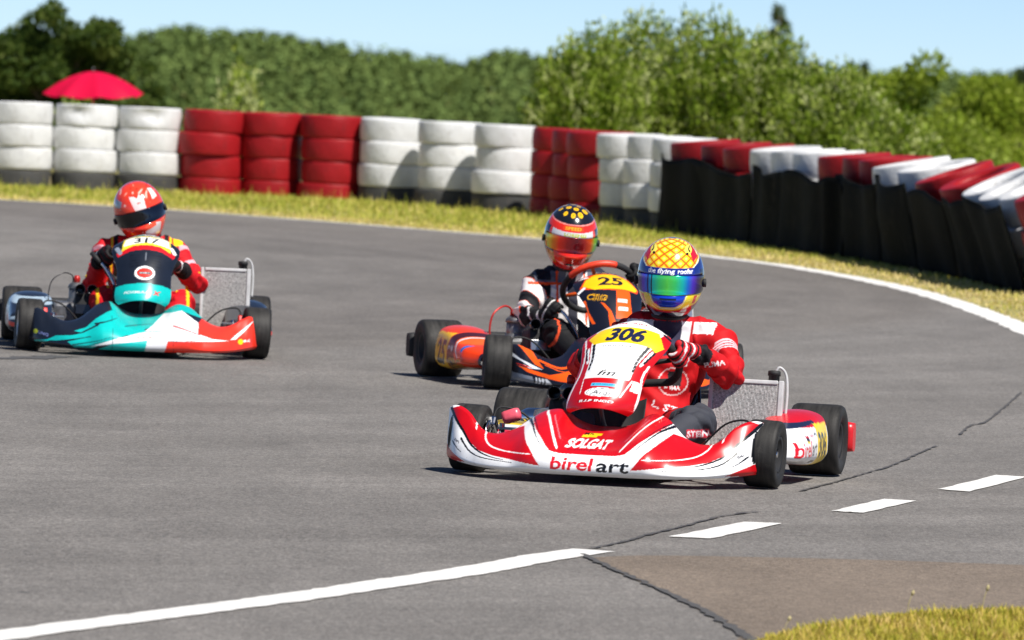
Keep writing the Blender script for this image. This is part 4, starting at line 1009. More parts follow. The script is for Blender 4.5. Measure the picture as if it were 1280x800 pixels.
TEAL, ORR, CHAR = (14, 190, 184), (246, 58, 40), (26, 32, 44)
def livery_teal_fairing(P):
    c = Canvas(P[..., 0], P[..., 2], CHAR)
    c.poly([(-.19, .30), (-.16, .222), (-.122, .180), (-.107, .150), (-.02, .14), (.05, .15), (.11, .205), (.19, .235), (.30, .20), (.30, .30)], TEAL)
    c.poly([(-.352, .120), (-.296, .139), (-.246, .185), (-.191, .218), (-.10, .247), (-.107, .206), (-.197, .183), (-.259, .148), (-.321, .114)], TEAL)
    c.poly([(-.491, .066), (-.442, .092), (-.364, .098), (-.287, .118), (-.231, .139), (-.188, .179), (-.110, .197), (-.017, .192), (.070, .194), (.067, .167), (-.107, .153), (-.222, .117), (-.308, .090), (-.442, .067)], TEAL)
    c.poly([(-.31, .112), (-.24, .15), (-.19, .195), (0, .21), (0, .13), (-.15, .10), (-.25, .088)], TEAL)
    c.line([(-.25, .16), (-.2, .172), (-.14, .19)], .009, CHAR, w2=.002); c.line([(-.10, .152), (.0, .163), (.08, .168)], .004, CHAR, w2=.001)
    c.poly([(-.386, .066), (-.296, .090), (-.147, .116), (-.135, .134), (-.002, .160), (-.005, .14), (-.163, .088), (-.262, .040), (-.352, .040)], TEAL)
    c.line([(-.36, .052), (-.25, .075), (-.17, .10)], .006, CHAR, w2=.001); c.line([(-.30, .045), (-.2, .08)], .004, CHAR, w2=.001)
    c.poly([(-.550, .062), (-.491, .068), (-.44, .085), (-.494, .056), (-.544, .055)], TEAL)
    c.poly([(.271, .181), (.29, .20), (.364, .17), (.42, .18), (.457, .21), (.51, .24), (.62, .25), (.62, .03), (.098, .03), (.113, .088), (.339, .094), (.414, .098), (.339, .108), (.265, .131)], ORR)
    c.poly([(-.274, .047), (-.163, .088), (-.005, .130), (.04, .159), (.101, .215), (.188, .238), (.271, .181), (.265, .131), (.34, .106), (.43, .099), (.34, .094), (.12, .092), (-.005, .088), (-.163, .066)], WHT)
    c.poly([(-.234, .035), (-.163, .066), (-.005, .088), (.011, .090), (-.002, .030), (-.160, .030)], TEAL)
    c.poly([(.011, .090), (.113, .092), (.098, .030), (-.002, .030)], (225, 225, 228))
    c.line([(-.085, .112), (.005, .131), (.113, .132), (.215, .108), (.26, .098)], .0045, TEAL, w2=.0015)
    c.line([(-.05, .10), (.06, .105), (.16, .102), (.25, .094)], .004, ORR, w2=.002); c.line([(.144, .165), (.20, .15), (.275, .126)], .008, (200, 20, 30), w2=.004)
    c.line([(.19, .236), (.185, .20), (.18, .17)], .002, (120, 130, 130), sm=0); c.line([(-.163, .035), (-.163, .09), (-.165, .2)], .0025, (20, 90, 90), sm=0); c.line([(.145, .03), (.14, .09)], .002, (150, 30, 25), sm=0)
    c.poly([(.432, .103), (.501, .157), (.560, .202), (.507, .144), (.463, .106)], WHT)
    c.ell(.488, .094, .013, .013, YEL).text('UNIQ', .52, .098, .035, .014, WHT, rot=R(8), bold=.03)
    c.ell(-.544, .105, .010, .012, (190, 200, 20)).text('UNIQ', -.505, .095, .05, .016, (110, 120, 170), rot=R(-12))
    return c.C
def livery_teal_nassau(X, Y):
    c = Canvas(X, Y, CHAR)
    c.rect(-1, 1, -1, .115, TEAL); c.poly([(-.2, .11), (-.1, .125), (0, .13), (.1, .125), (.2, .11), (.2, .09), (-.2, .09)], TEAL)
    c.text('FORMULA', -.035, .068, .125, .021, (235, 245, 245), bold=.02, shear=.2).text('X', .068, .066, .042, .032, (225, 40, 40), bold=.05, shear=.2)
    c.ell(0, .195, .052, .044, WHT).ell(0, .195, .041, .032, CHAR).ell(0, .195, .039, .028, (220, 50, 35)); c.rect(-.03, .03, .188, .2, CHAR); c.text('RIVALE', 0, .194, .05, .01, WHT)
    c.poly([(-.14, .325), (-.08, .35), (0, .358), (.08, .35), (.14, .325), (.15, .355), (.08, .385), (0, .392), (-.08, .385), (-.15, .355)], (215, 25, 35))
    c.poly([(-.125, .36), (-.07, .388), (0, .395), (.07, .388), (.125, .36), (.12, .475), (-.115, .475)], (246, 224, 60))
    c.poly([(-.118, .395), (0, .415), (.118, .395), (.11, .468), (-.105, .468)], (250, 250, 246)); c.text('317', .0, .437, .135, .052, BLK, bold=.03, shear=.05)
    c.line([(-.13, .478), (0, .495), (.12, .478)], .012, (235, 240, 240)); c.line([(-.08, .49), (-.02, .494)], .012, TEAL); c.line([(.13, .40), (.145, .37)], .02, WHT); c.line([(-.15, .40), (-.13, .35)], .02, (150, 160, 175))
    for k in range(5):
        for s in (-1, 1): c.line([(s * .03, .245 + k * .018), (s * .08, .238 + k * .02)], .005, (10, 12, 18))
    c.line([(0, .28), (0, .335)], .003, (120, 125, 135))
    return c.C
def livery_teal_pod(side, y, z, u):
    c = Canvas(y * side, z, CHAR); f = side
    
    if side < 0: c.line([(f * .2, .22), (f * .7, .24)], .03, (170, 190, 205), sm=0); c.line([(f * .2, .16), (f * .5, .12)], .015, (170, 190, 205), sm=0)
    c.rect(*sorted((f * .55, f * .75)), .07, .20, WHT); c.text('317', f * .65, .135, .15, .09, BLK, bold=.03); c.line([(f * .2, .10), (f * .5, .16)], .02, ORR, sm=0)
    return c.C

OR, BL2, YG = (248, 92, 14), (22, 24, 38), (244, 178, 16)
def livery_25_fairing(P):
    c = Canvas(P[..., 0], P[..., 2], BL2); c.mirror()
    c.poly([(-.513, .24), (-.461, .24), (-.410, .117), (-.441, .134)], OR); c.poly([(-.515, .128), (-.447, .106), (-.393, .091), (-.307, .110), (-.2, .12), (-.1, .09), (-.1, .05), (-.25, .055), (-.358, .064), (-.404, .074), (-.478, .098)], OR)
    c.poly([(-.54, .196), (-.501, .158), (-.415, .113), (-.47, .116), (-.54, .178)], (225, 230, 238)); c.line([(-.53, .165), (-.47, .125)], .006, BL2)
    c.poly([(-.56, .125), (-.524, .092), (-.461, .078), (-.453, .045), (-.56, .045)], (128, 134, 146)); c.poly([(-.45, .076), (-.404, .070), (-.385, .045), (-.45, .045)], (210, 214, 220))
    for k in range(4): c.line([(-.452 + k * .012, .078), (-.45 + k * .012, .045)], .005, BL2, sm=0)
    c.line([(-.421, .155), (-.336, .124), (-.256, .156), (-.247, .175)], .010, OR, w2=.006)
    c.line([(-.40, .135), (-.33, .108), (-.26, .13)], .004, OR); c.line([(-.515, .135), (-.46, .12)], .006, (220, 40, 20), w2=.002)
    c.poly([(-.15, .30), (-.05, .30), (-.03, .12), (-.09, .12)], OR)
    c.mirror(False); c.text('CRG', 0, .09, .16, .05, YG, bold=.04)
    return c.C
def livery_25_nassau(X, Y):
    c = Canvas(X, Y, BL2)
    c.poly([(-.02, .14), (.065, .14), (.085, .345), (.015, .345)], OR); c.poly([(.005, .25), (.055, .25), (.06, .275), (.01, .275)], (245, 240, 235)); c.poly([(.0, .195), (.05, .195), (.055, .22), (.004, .22)], (245, 240, 235)); c.text('ALPINE', .03, .262, .04, .014, (60, 130, 190)); c.text('K.SP.', .028, .207, .04, .012, (60, 130, 190))
    c.poly([(-.15, .375), (-.12, .36), (-.05, .345), (.02, .338), (.13, .345), (.14, .37), (.09, .49), (-.09, .49)], (250, 80, 20)); c.poly([(-.135, .39), (-.09, .352), (.12, .352), (.135, .375), (.10, .44), (.05, .482), (-.06, .482), (-.11, .44)], (252, 196, 14))
    c.text('25', .0, .415, .135, .075, BL2, bold=.035, shear=.15); c.text('CRG', 0, .505, .10, .018, YG, bold=.03); c.line([(-.1, .497), (.1, .497)], .004, BL2)
    c.poly([(-.14, .46), (-.10, .485), (-.09, .46)], WHT); c.poly([(.12, .47), (.085, .49), (.09, .46)], WHT); c.line([(-.175, .33), (-.13, .375)], .012, WHT)
    c.text('CRG', -.085, .295, .095, .05, YG, rot=R(-18), bold=.045); c.text('CRG', -.085, .295, .095, .05, BL2, rot=R(-18), bold=-.005)
    c.poly([(-.075, .255), (-.05, .19), (-.055, .09), (-.02, .09), (-.035, .19), (-.06, .245)], OR); c.poly([(.12, .12), (.14, .11), (.15, .2), (.13, .2)], (220, 225, 20)); c.line([(-.14, .28), (-.135, .2), (-.12, .12)], .012, OR)
    return c.C
def livery_25_pod(side, y, z, u):
    c = Canvas(y * side, z, (234, 62, 18)); f = side
    c.fill((c.Y > .195) & (np.abs(c.X) < .5), (250, 100, 20)); c.poly([(f * .42, .25), (f * .50, .25), (f * .40, .06), (f * .56, .06), (f * .56, .25)], (70, 20, 24))
    c.line([(f * .48, .24), (f * .43, .16), (f * .38, .13)], .010, (225, 225, 228), sm=0)
    a, b = sorted((f * .57, f * .78)); c.rect(a, b, .055, .24, (250, 190, 16)); c.text('25', f * .675, .145, .15, .125, BL2, bold=.04, shear=.15)
    c.text('CRG', f * .44, .098, .22, .05, YG, bold=.05); c.text('CRG', f * .44, .098, .21, .04, BL2, bold=-.005); c.rect(*sorted((f * .33, f * .36)), .16, .19, (30, 110, 200)); c.text('racing', f * .52, .17, .08, .03, WHT, shear=.2)
    c.rect(*sorted((f * .15, f * .22)), 0, 1, BL2)
    return c.C

def nassau_part(kart, fn, w, lean, x0=0.0, nz=1.0):
    P = nassau_surface(w=w, lean=lean, x0=x0, nz=nz); nv, nu = P.shape[:2]
    v = np.linspace(0, 1, nv)[:, None]; X = P[..., 0] - x0 - lean * v; Y = np.broadcast_to(v * 0.53, X.shape)
    o = panel('steering_fairing', P, fn(X, Y), M['livery'], kart, 0.004)
    tube_obj('fairing_bracket', [(x0, -0.06, 0.30), (x0, 0.05, 0.20), (0, 0.08, 0.10)], 0.009, M['frame'], o, 8)
    return o
def pods(kart, fn, zr=1.0):
    for side in (-1, 1):
        P, u, v = pod_surface(side, zk=zr if side < 0 else 1.0)
        Pf = P if side > 0 else P[:, ::-1]
        panel('side_pod', Pf, fn(side, Pf[..., 1], Pf[..., 2], u), M['livery'], kart, 0.004)

KARTS = {}
def build_kart(key, loc, yaw, label, steer, cfg):
    k = empty('racing_kart', (*loc, 0.004), R(yaw)); tag(k, label, 'kart', 'racing karts on the bend'); KARTS[key] = k
    P = fairing_surface(tip=cfg['tip'], wd=cfg['wd'], fx=cfg.get('fx', 0.0)); Q = P.copy(); Q[..., 0] -= cfg.get('fx', 0.0)
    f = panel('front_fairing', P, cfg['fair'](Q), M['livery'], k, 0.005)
    # added black panel behind the fairing's upper edge, standing in for the opening's shade
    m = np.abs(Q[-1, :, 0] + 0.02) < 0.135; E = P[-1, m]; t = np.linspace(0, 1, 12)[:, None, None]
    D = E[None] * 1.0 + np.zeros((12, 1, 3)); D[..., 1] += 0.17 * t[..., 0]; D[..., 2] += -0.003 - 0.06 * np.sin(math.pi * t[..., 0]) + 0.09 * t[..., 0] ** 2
    panel('opening_shade', D, None, M['matblk'], f, 0.003)
    nassau_part(k, cfg['nas'], cfg['nw'], cfg['lean'], cfg['x0'], cfg.get('nz', 1.0)); pods(k, cfg['pod'], cfg.get('zr', 1.0))
    for s in (-1, 1):
        wheel(k, s * 0.575, 0.0, 'front', cfg['rim'], steer); wheel(k, s * 0.595, 1.045, 'rear', cfg['rim'])
    make_chassis(k, cfg['frame']); make_front_end(k, steer, M['alu'], cfg['cal'], cfg.get('duct')); make_rear_bumper(k, cfg['bump'])
    make_seat(k); make_engine(k, cfg['cover'], cfg['lead'])
    make_radiator(k, *cfg['rad'])
    make_steering(k, cfg['swc'], cfg['swr'], R(cfg['turn']), M['matblk'], cfg['swtop'], cfg['spoke'])
    if 'lever' in cfg:
        gl = tube_obj('gear_lever', cfg['lever'], 0.0085, M['chrome'], k, 10)
        bm = bmesh.new(); add_tube(bm, [Vector(cfg['lever'][0]) + (Vector(cfg['lever'][0]) - Vector(cfg['lever'][1])).normalized() * q for q in (-.05, .03)], 0.0125, 10); link('lever_grip', bm_mesh('lever_grip', bm), M['matblk'], gl)
    tube_obj('front_hose', [(-0.20, 0.2, 0.05), (-0.3, 0.12, 0.08), (-0.36, 0.02, 0.12), (-0.40, 0.05, 0.09)], 0.006, cfg['lead'], k, 8)
    return k
M['vermilion'] = plain('vermilion_grip', (0.72, 0.045, 0.012), 0.45, var=0.15)
M['pink'] = plain('pink_film', (0.75, 0.10, 0.14), 0.3, var=0.2)
build_kart('red', (0.424, 27.55), -12.3, 'red and white kart number 306 leading in front, nearest the camera', R(-1),
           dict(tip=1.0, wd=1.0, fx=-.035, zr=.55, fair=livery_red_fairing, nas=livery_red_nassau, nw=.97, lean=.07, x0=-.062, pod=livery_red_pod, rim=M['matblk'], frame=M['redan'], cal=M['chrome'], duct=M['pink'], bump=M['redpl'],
                cover=M['glossblk'], lead=M['matblk'], rad=(.235, .525, .09, .385, .60, -12, 4, M['hose']), swc=(0.0, .36, .445), swr=.158, turn=-8, swtop=M['matblk'], spoke=M['matblk']))
build_kart('teal', (-1.868, 36.45), 5, 'teal, charcoal and orange kart number 317 on the left', R(4),
           dict(tip=.86, wd=.955, fair=livery_teal_fairing, nas=livery_teal_nassau, nw=1.0, lean=.025, x0=-.012, pod=livery_teal_pod, rim=M['alu'], frame=M['teal'], cal=M['redan'], bump=M['matblk'],
                cover=M['glossblk'], lead=M['black'], rad=(.31, .565, .10, .435, .60, -10, -3, M['hose']), lever=[(-.245, .34, .475), (-.19, .30, .42), (-.13, .22, .30), (-.12, .12, .12)], swc=(-.03, .36, .435), swr=.155, turn=12, swtop=M['matblk'], spoke=M['alu']))
build_kart('dark', (0.493, 34.53), 15, 'black and orange kart number 25 partly hidden behind the red kart', R(-11),
           dict(tip=.86, wd=.88, fair=livery_25_fairing, nas=livery_25_nassau, nw=.98, lean=0.0, x0=0.0, nz=.90, pod=livery_25_pod, rim=M['matblk'], frame=M['matblk'], cal=M['gold'], bump=M['matblk'],
                cover=M['alu'], lead=M['redan'], rad=(.30, .56, .10, .40, .60, -10, 0, M['alu']), lever=[(-.20, .40, .395), (-.15, .34, .35), (-.10, .27, .24), (-.09, .15, .08)], swc=(0.015, .37, .492), swr=.175, turn=-24, swtop=M['vermilion'], spoke=M['orange']))
# ================================================================== DRIVERS
def add_ball(bm, c, r, rot=None):
    q = bmesh.ops.create_icosphere(bm, subdivisions=3, radius=1.0)
    m = Matrix.Translation(c) @ (Euler(rot).to_matrix().to_4x4() if rot else Matrix.Identity(4)) @ Matrix.Diagonal((*(r if hasattr(r, '__len__') else (r,) * 3), 1))
    bmesh.ops.transform(bm, matrix=m, verts=q['verts'])
def add_limb(bm, pts, rr, n=5):
    P = smooth_path(pts, n) if len(pts) > 2 else [Vector(pts[0]).lerp(Vector(pts[1]), k / n) for k in range(n + 1)]
    f = np.linspace(0, len(rr) - 1, len(P)); rad = np.interp(f, range(len(rr)), rr)
    add_tube(bm, P, list(rad), 16)
    for p, r in ((P[0], rad[0]), (P[-1], rad[-1])): add_ball(bm, p, float(r))
def fuse(name, bm, voxel, smooth):
    me = bm_mesh(name, bm); o = link(name + '_tmp', me)
    m = o.modifiers.new('r', 'REMESH'); m.mode = 'VOXEL'; m.voxel_size = voxel; m.use_smooth_shade = True
    m = o.modifiers.new('s', 'SMOOTH'); m.iterations = smooth; m.factor = 0.5
    dg = bpy.context.evaluated_depsgraph_get(); dg.update()
    out = bpy.data.meshes.new_from_object(o.evaluated_get(dg)); out.name = name
    bpy.data.objects.remove(o); bpy.data.meshes.remove(me)
    return out
def verts(me):
    V = np.empty(len(me.vertices) * 3, np.float32); me.vertices.foreach_get('co', V); return V.reshape(-1, 3).astype(float)
def normals(me):
    V = np.empty(len(me.vertices) * 3, np.float32); me.vertices.foreach_get('normal', V); return V.reshape(-1, 3).astype(float)
def seg(P, a, b):
    a, b = np.array(a, float), np.array(b, float); d = b - a; t = np.clip(((P - a) @ d) / (d @ d), 0, 1)
    return np.linalg.norm(P - a - t[:, None] * d, axis=1), t

def body(J, sc=1.0):
    """one continuous suited body from the joints J (kart frame)"""
    bm = bmesh.new(); V = Vector
    pel, che, nck = V(J['pelvis']), V(J['chest']), V(J['neck'])
    add_limb(bm, [pel, pel.lerp(che, .5) + V((0, .015, 0)), che], [.125, .128, .14], 6)
    add_ball(bm, che + V((0.07, -.01, .0)), (.095, .10, .13)); add_ball(bm, che + V((-.07, -.01, .0)), (.095, .10, .13))
    add_ball(bm, pel, (.17, .13, .11))
    for s in 'LR':
        sh, el, wr, hp, kn, an = (V(J[k + s]) for k in ('sh', 'el', 'wr', 'hip', 'knee', 'ank'))
        add_limb(bm, [nck - V((0, 0, .03)), nck.lerp(sh, .55) + V((0, 0, .012)), sh], [.06, .065, .072], 4)
        add_limb(bm, [che + V((0, 0, .05)), sh], [.10, .075], 4)
        add_limb(bm, [sh, sh.lerp(el, .5), el, el.lerp(wr, .45), wr], [.073, .062, .052, .048, .036], 4)
        add_limb(bm, [hp, hp.lerp(kn, .5), kn, kn.lerp(an, .4), an], [.098, .085, .068, .062, .045], 4)
    add_limb(bm, [nck - V((0, 0, .04)), V(J['head']) - V((0, 0, .10))], [.07, .062], 4)
    me = fuse('person', bm, 0.0052, 16)
    P, N = verts(me), normals(me)
    # cloth folds: bands that gather at elbows, armpits, waist and behind the knees
    fold = np.zeros(len(P))
    for s in 'LR':
        for a, b, k, amp in (('sh', 'el', 95, .007), ('el', 'wr', 105, .007), ('hip', 'knee', 75, .006), ('knee', 'ank', 85, .006)):
            d, t = seg(P, J[a + s], J[b + s]); L = np.linalg.norm(np.array(J[a + s]) - np.array(J[b + s]))
            w = np.exp(-(np.minimum(t, 1 - t) / .28) ** 2) * (d < .11)
            ax = unit(np.array(J[b + s]) - np.array(J[a + s]))
            ph = 2.3 * np.sin(P[:, 0] * 31 + P[:, 2] * 17) + 1.7 * np.sin(P[:, 2] * 41 + P[:, 1] * 23)
            fold += amp * w * np.sin(t * L * k + ph)
    fold += .0045 * np.sin(P[:, 2] * 70 + 3 * np.sin(P[:, 0] * 22) + 2 * np.sin(P[:, 1] * 31)) * (np.abs(P[:, 0]) < .16)
    P = P + N * fold[:, None]
    me.vertices.foreach_set('co', P.astype(np.float32).ravel()); me.update()
    return me, P

def glove(J, s, c, rad, a, turn, paint, parent, hold=None):
    """hand closed round the steering-wheel rim at the angle a"""
    ctr = Vector(c); p0 = rim_point(c, rad, a); rot = Matrix.Rotation(turn, 3, SW_N)
    p = ctr + rot @ (p0 - ctr); rho = (p - ctr).normalized(); tau = SW_N.cross(rho).normalized(); n = SW_N
    if hold: p, rho, tau, n = (Vector(q) for q in hold)
    elif s == 'R': tau = -tau          # tau points to the thumb side (upwards on both hands)
    wr = Vector(J['wr' + s])
    bm = bmesh.new()
    def rp(o, th, r): return p + tau * o + (rho * math.cos(th) + n * math.sin(th)) * r
    palm = p + rho * .022 + n * .026
    toward = (wr - palm); toward = toward.normalized()
    add_limb(bm, [palm, wr], [.032, .033], 4)
    add_ball(bm, palm, (.030, .030, .036)); add_limb(bm, [palm + tau * .026, palm - tau * .03], [.024, .022], 3)
    for k, (o, L) in enumerate(((.032, .95), (.011, 1.05), (-.010, 1.0), (-.030, .82))):
        th = [R(50), R(5), R(-45), R(-100), R(-100 - 65 * L)]
        add_limb(bm, [palm + tau * o * .9] + [rp(o, t, .0285 - .001 * i) for i, t in enumerate(th)], [.0115, .0118, .0118, .011, .0100, .0088], 3)
        add_ball(bm, rp(o, R(-5), .034), .0085)
    add_limb(bm, [palm + tau * .02, rp(.044, R(75), .034), rp(.060, R(120), .028), rp(.064, R(165), .027)], [.015, .0125, .0115, .009], 3)
    me = fuse('glove', bm, 0.0045, 3); P = verts(me)
    set_col(me, paint(P, np.array(p), np.array(rho), np.array(tau), np.array(n), np.array(wr), np.array(palm)))
    return link('glove', me, M['glove'], parent)

def boot(J, s, parent):
    bm = bmesh.new(); a = Vector(J['ank' + s])
    add_limb(bm, [a + Vector((0, .03, .03)), a, a + Vector((0, -.05, -.02)), a + Vector((0, -.13, .015))], [.046, .047, .04, .032], 4)
    return link('boot', fuse('boot', bm, 0.008, 4), M['matblk'], parent)

# ------------------------------------------------------------------ helmet
def helmet_pos(az, el, off=0.0, sc=1.0):
    """az, el in degrees; az 0 faces -y"""
    a, e = np.radians(az), np.radians(el)
    ce, se = np.cos(e), np.sin(e); ca, sa = np.cos(a), np.sin(a)
    r = np.ones_like(a + e)
    x = (.128 + off) * ce ** 0.9 * sa; y = -(.150 + off) * ce ** 0.9 * ca; z = np.where(se > 0, (.142 + off), (.150 + off)) * se
    front = np.clip(ca, 0, 1) ** 2
    chin = np.exp(-((el + 38) / 20.0) ** 2) * front
    y = y - .030 * chin - .010 * np.exp(-((el + 22) / 7.0) ** 2) * front
    x = x * (1 - .10 * np.clip(-el / 60, 0, 1) ** 1.5)
    # recess of the eye port, brow ridge
    port = sst((76 - np.abs(az)) / 6) * sst((el + 17) / 4) * sst((12 - el) / 4)
    k = 1 - .035 * port * (off == 0)
    y = y + .012 * np.clip(-ca, 0, 1) * np.clip(se, 0, 1)
    return np.stack([x * k, y * k, 1.09 * z + 0 * a], -1) * sc

def make_helmet(parent, loc, rot, paint, visor_cols, sc=1.0, spoiler=None, vis_mat=None):
    az = np.linspace(-180, 180, 300)[None, :]; el = np.concatenate([np.linspace(-61, 86, 150), [89.9]])[:, None]
    AZ, EL = np.broadcast_arrays(az, el)
    P = helmet_pos(AZ, EL, 0, sc)
    X, Z = np.radians(AZ) * np.cos(np.radians(EL)) * .13, EL
    o = link('helmet', raw_mesh('helmet', P.reshape(-1, 3), grid_faces(*AZ.shape), paint(AZ, EL, P / sc)), M['helmet'], parent, loc, rot)
    s = o.modifiers.new('thickness', 'SOLIDIFY'); s.thickness = 0.008; s.offset = -1
    # neck roll at the lower rim
    rim = [Vector(p) for p in helmet_pos(np.linspace(-180, 180, 61), np.full(61, -60.0), 0, sc)]
    bm = bmesh.new(); add_tube(bm, rim, 0.009, 8, False); link('neck_roll', bm_mesh('neck_roll', bm), M['matblk'], o)
    a = np.linspace(-78, 78, 130)[None, :]; e = np.linspace(-15.5, 10.5, 34)[:, None]; A2, E2 = np.broadcast_arrays(a, e)
    vz = panel('visor', helmet_pos(A2, (E2 + 2) * (1 - .18 * (A2 / 78) ** 2) - 2, .0035, sc), visor_cols(A2, E2), vis_mat or M['visor'], o, 0.002)
    for s_ in (-1, 1):
        q = helmet_pos(np.array([s_ * 80.0]), np.array([-3.0]), .004, sc)[0]
        bm = bmesh.new(); add_tube(bm, [(-.006, 0, 0), (.006, 0, 0)], .017, 14); link('visor_pivot', bm_mesh('visor_pivot', bm), M['matblk'], o, q, (0, 0, R(s_ * 10)))
    return o
def visor_mat(name, metal, rough):
    m, t, b = mat_new(name); a = nd(t, 'ShaderNodeVertexColor', layer_name='Col').outputs['Color']
    g = ramp(t, noise(t, 9, 4, 0.6, objco(t)), [(0.3, (0.9,) * 3), (0.7, (1,) * 3)])
    t.links.new(mixc(t, a, g, 1.0, 'MULTIPLY'), b.inputs['Base Color']); b.inputs['Metallic'].default_value = metal; b.inputs['Roughness'].default_value = rough
    b.inputs['Coat Weight'].default_value = 0.6; b.inputs['Coat Roughness'].default_value = 0.03; return m
M['visor'] = visor_mat('iridescent_visor', 0.55, 0.16); M['visor_dark'] = visor_mat('tinted_visor', 0.0, 0.08)

def arc_canvas(AZ, EL, base):
    """canvas in centimetre-like units across the front of the shell"""
    return Canvas(AZ * np.cos(np.radians(EL * .6)), EL, base)
def gradient(x, stops):
    x = np.asarray(x, float); p = [s[0] for s in stops]; c = np.array([lin(s[1]) for s in stops]); return np.stack([np.interp(x, p, c[:, k]) for k in range(3)], -1)

# number 306: yellow scaled helmet with a blue brow band
def paint_306(AZ, EL, P):
    c = Canvas(AZ, EL, (250, 222, 30)); x, y = c.X, c.Y
    s = np.sin(np.radians(np.clip(90 - y, 0, 90))); xx = x * s          # crown coordinate
    yy = y
    # scales: pointed diamonds in rows
    m = (yy > 21); row = (yy - 21) / 15.0; u = xx / 19.0
    d1 = np.abs(((u + row / 1) % 1.0) - .5); d2 = np.abs(((u - row / 1) % 1.0) - .5)
    e = np.minimum(.5 - d1, .5 - d2); c.fill(m & (e < .085), (226, 96, 20)); c.fill(m & (e >= .085) & (e < .15), (248, 176, 24))
    c.fill(m & (e > .32), (255, 240, 120))
    for sg in (-1, 1):
        c.X = sg * xx
        c.poly([(-58, 38), (-44, 62), (-34, 48), (-44, 30)], (200, 24, 48)); c.ell(-33, 52, 9, 9, (255, 236, 90)); c.line([(-36, 58), (-33, 52), (-36, 47)], 3, BLK); c.ell(-30, 44, 3, 2.5, BLK)
        c.line([(-62, 34), (-46, 22), (-36, 20)], 2.0, (250, 250, 240)); c.line([(-60, 40), (-44, 66)], 1.6, (250, 250, 240), sm=0)
    c.X = c.X0
    c.fill((y < 21.8) & (y > 9) & (np.abs(x) < 60), (22, 44, 140)); c.fill((np.abs(x) >= 50) & (y < 22 + (np.abs(x) - 50) * .4) & (y > -26), (20, 40, 118))
    c.fill((np.abs(x) > 66) & (np.abs(x) < 100) & (np.abs(y) < 17), (14, 14, 34)); c.fill((np.abs(x) > 105) & (y > -30), (24, 46, 140))
    c.text('the', -33, 16.8, 16, 6.4, WHT, bold=.012); c.text('flying', -5, 16.0, 32, 8.6, WHT, bold=.03, shear=.1); c.text('roofer', 31, 16.8, 31, 6.8, WHT, bold=.03, shear=.1)
    c.fill((y <= -16), (250, 226, 40))
    c.poly([(-34, -16), (34, -16), (30, -27), (16, -34), (-16, -34), (-30, -27)], (20, 60, 190)); c.line([(-15, -21.5), (15, -21.5)], 2.2, (6, 10, 40), sm=0); c.line([(-18, -29), (0, -31), (18, -29)], 1.2, (60, 110, 230))
    c.line([(-36, -16), (-31, -28), (-16, -35.5), (16, -35.5), (31, -28), (36, -16)], 1.0, (235, 240, 250))
    lo = -44 + (np.abs(x) / 90) ** 2 * 16
    c.fill(y < lo + 3.5, (196, 28, 40)); c.fill(y < lo, (26, 10, 16)); c.fill((y < lo + 5) & (y >= lo + 3.5), (240, 130, 40))
    c.fill((np.abs(np.abs(x) - 58) < 5) & (np.abs(y + 24) < 6), (220, 60, 30))
    return c.C
def visor_306(A, E):
    C = gradient(np.abs(A + 2).ravel(), [(0, (96, 235, 90)), (14, (60, 230, 130)), (26, (0, 205, 200)), (36, (20, 120, 240)), (46, (90, 50, 220)), (56, (50, 20, 120)), (66, (20, 12, 60)), (80, (12, 8, 30))])
    C[(np.abs(A.ravel() + 30) < 1.0)] = lin((10, 20, 60)); C[(np.abs(A.ravel() + 38) < 1.6)] = lin((30, 30, 130))
    return C
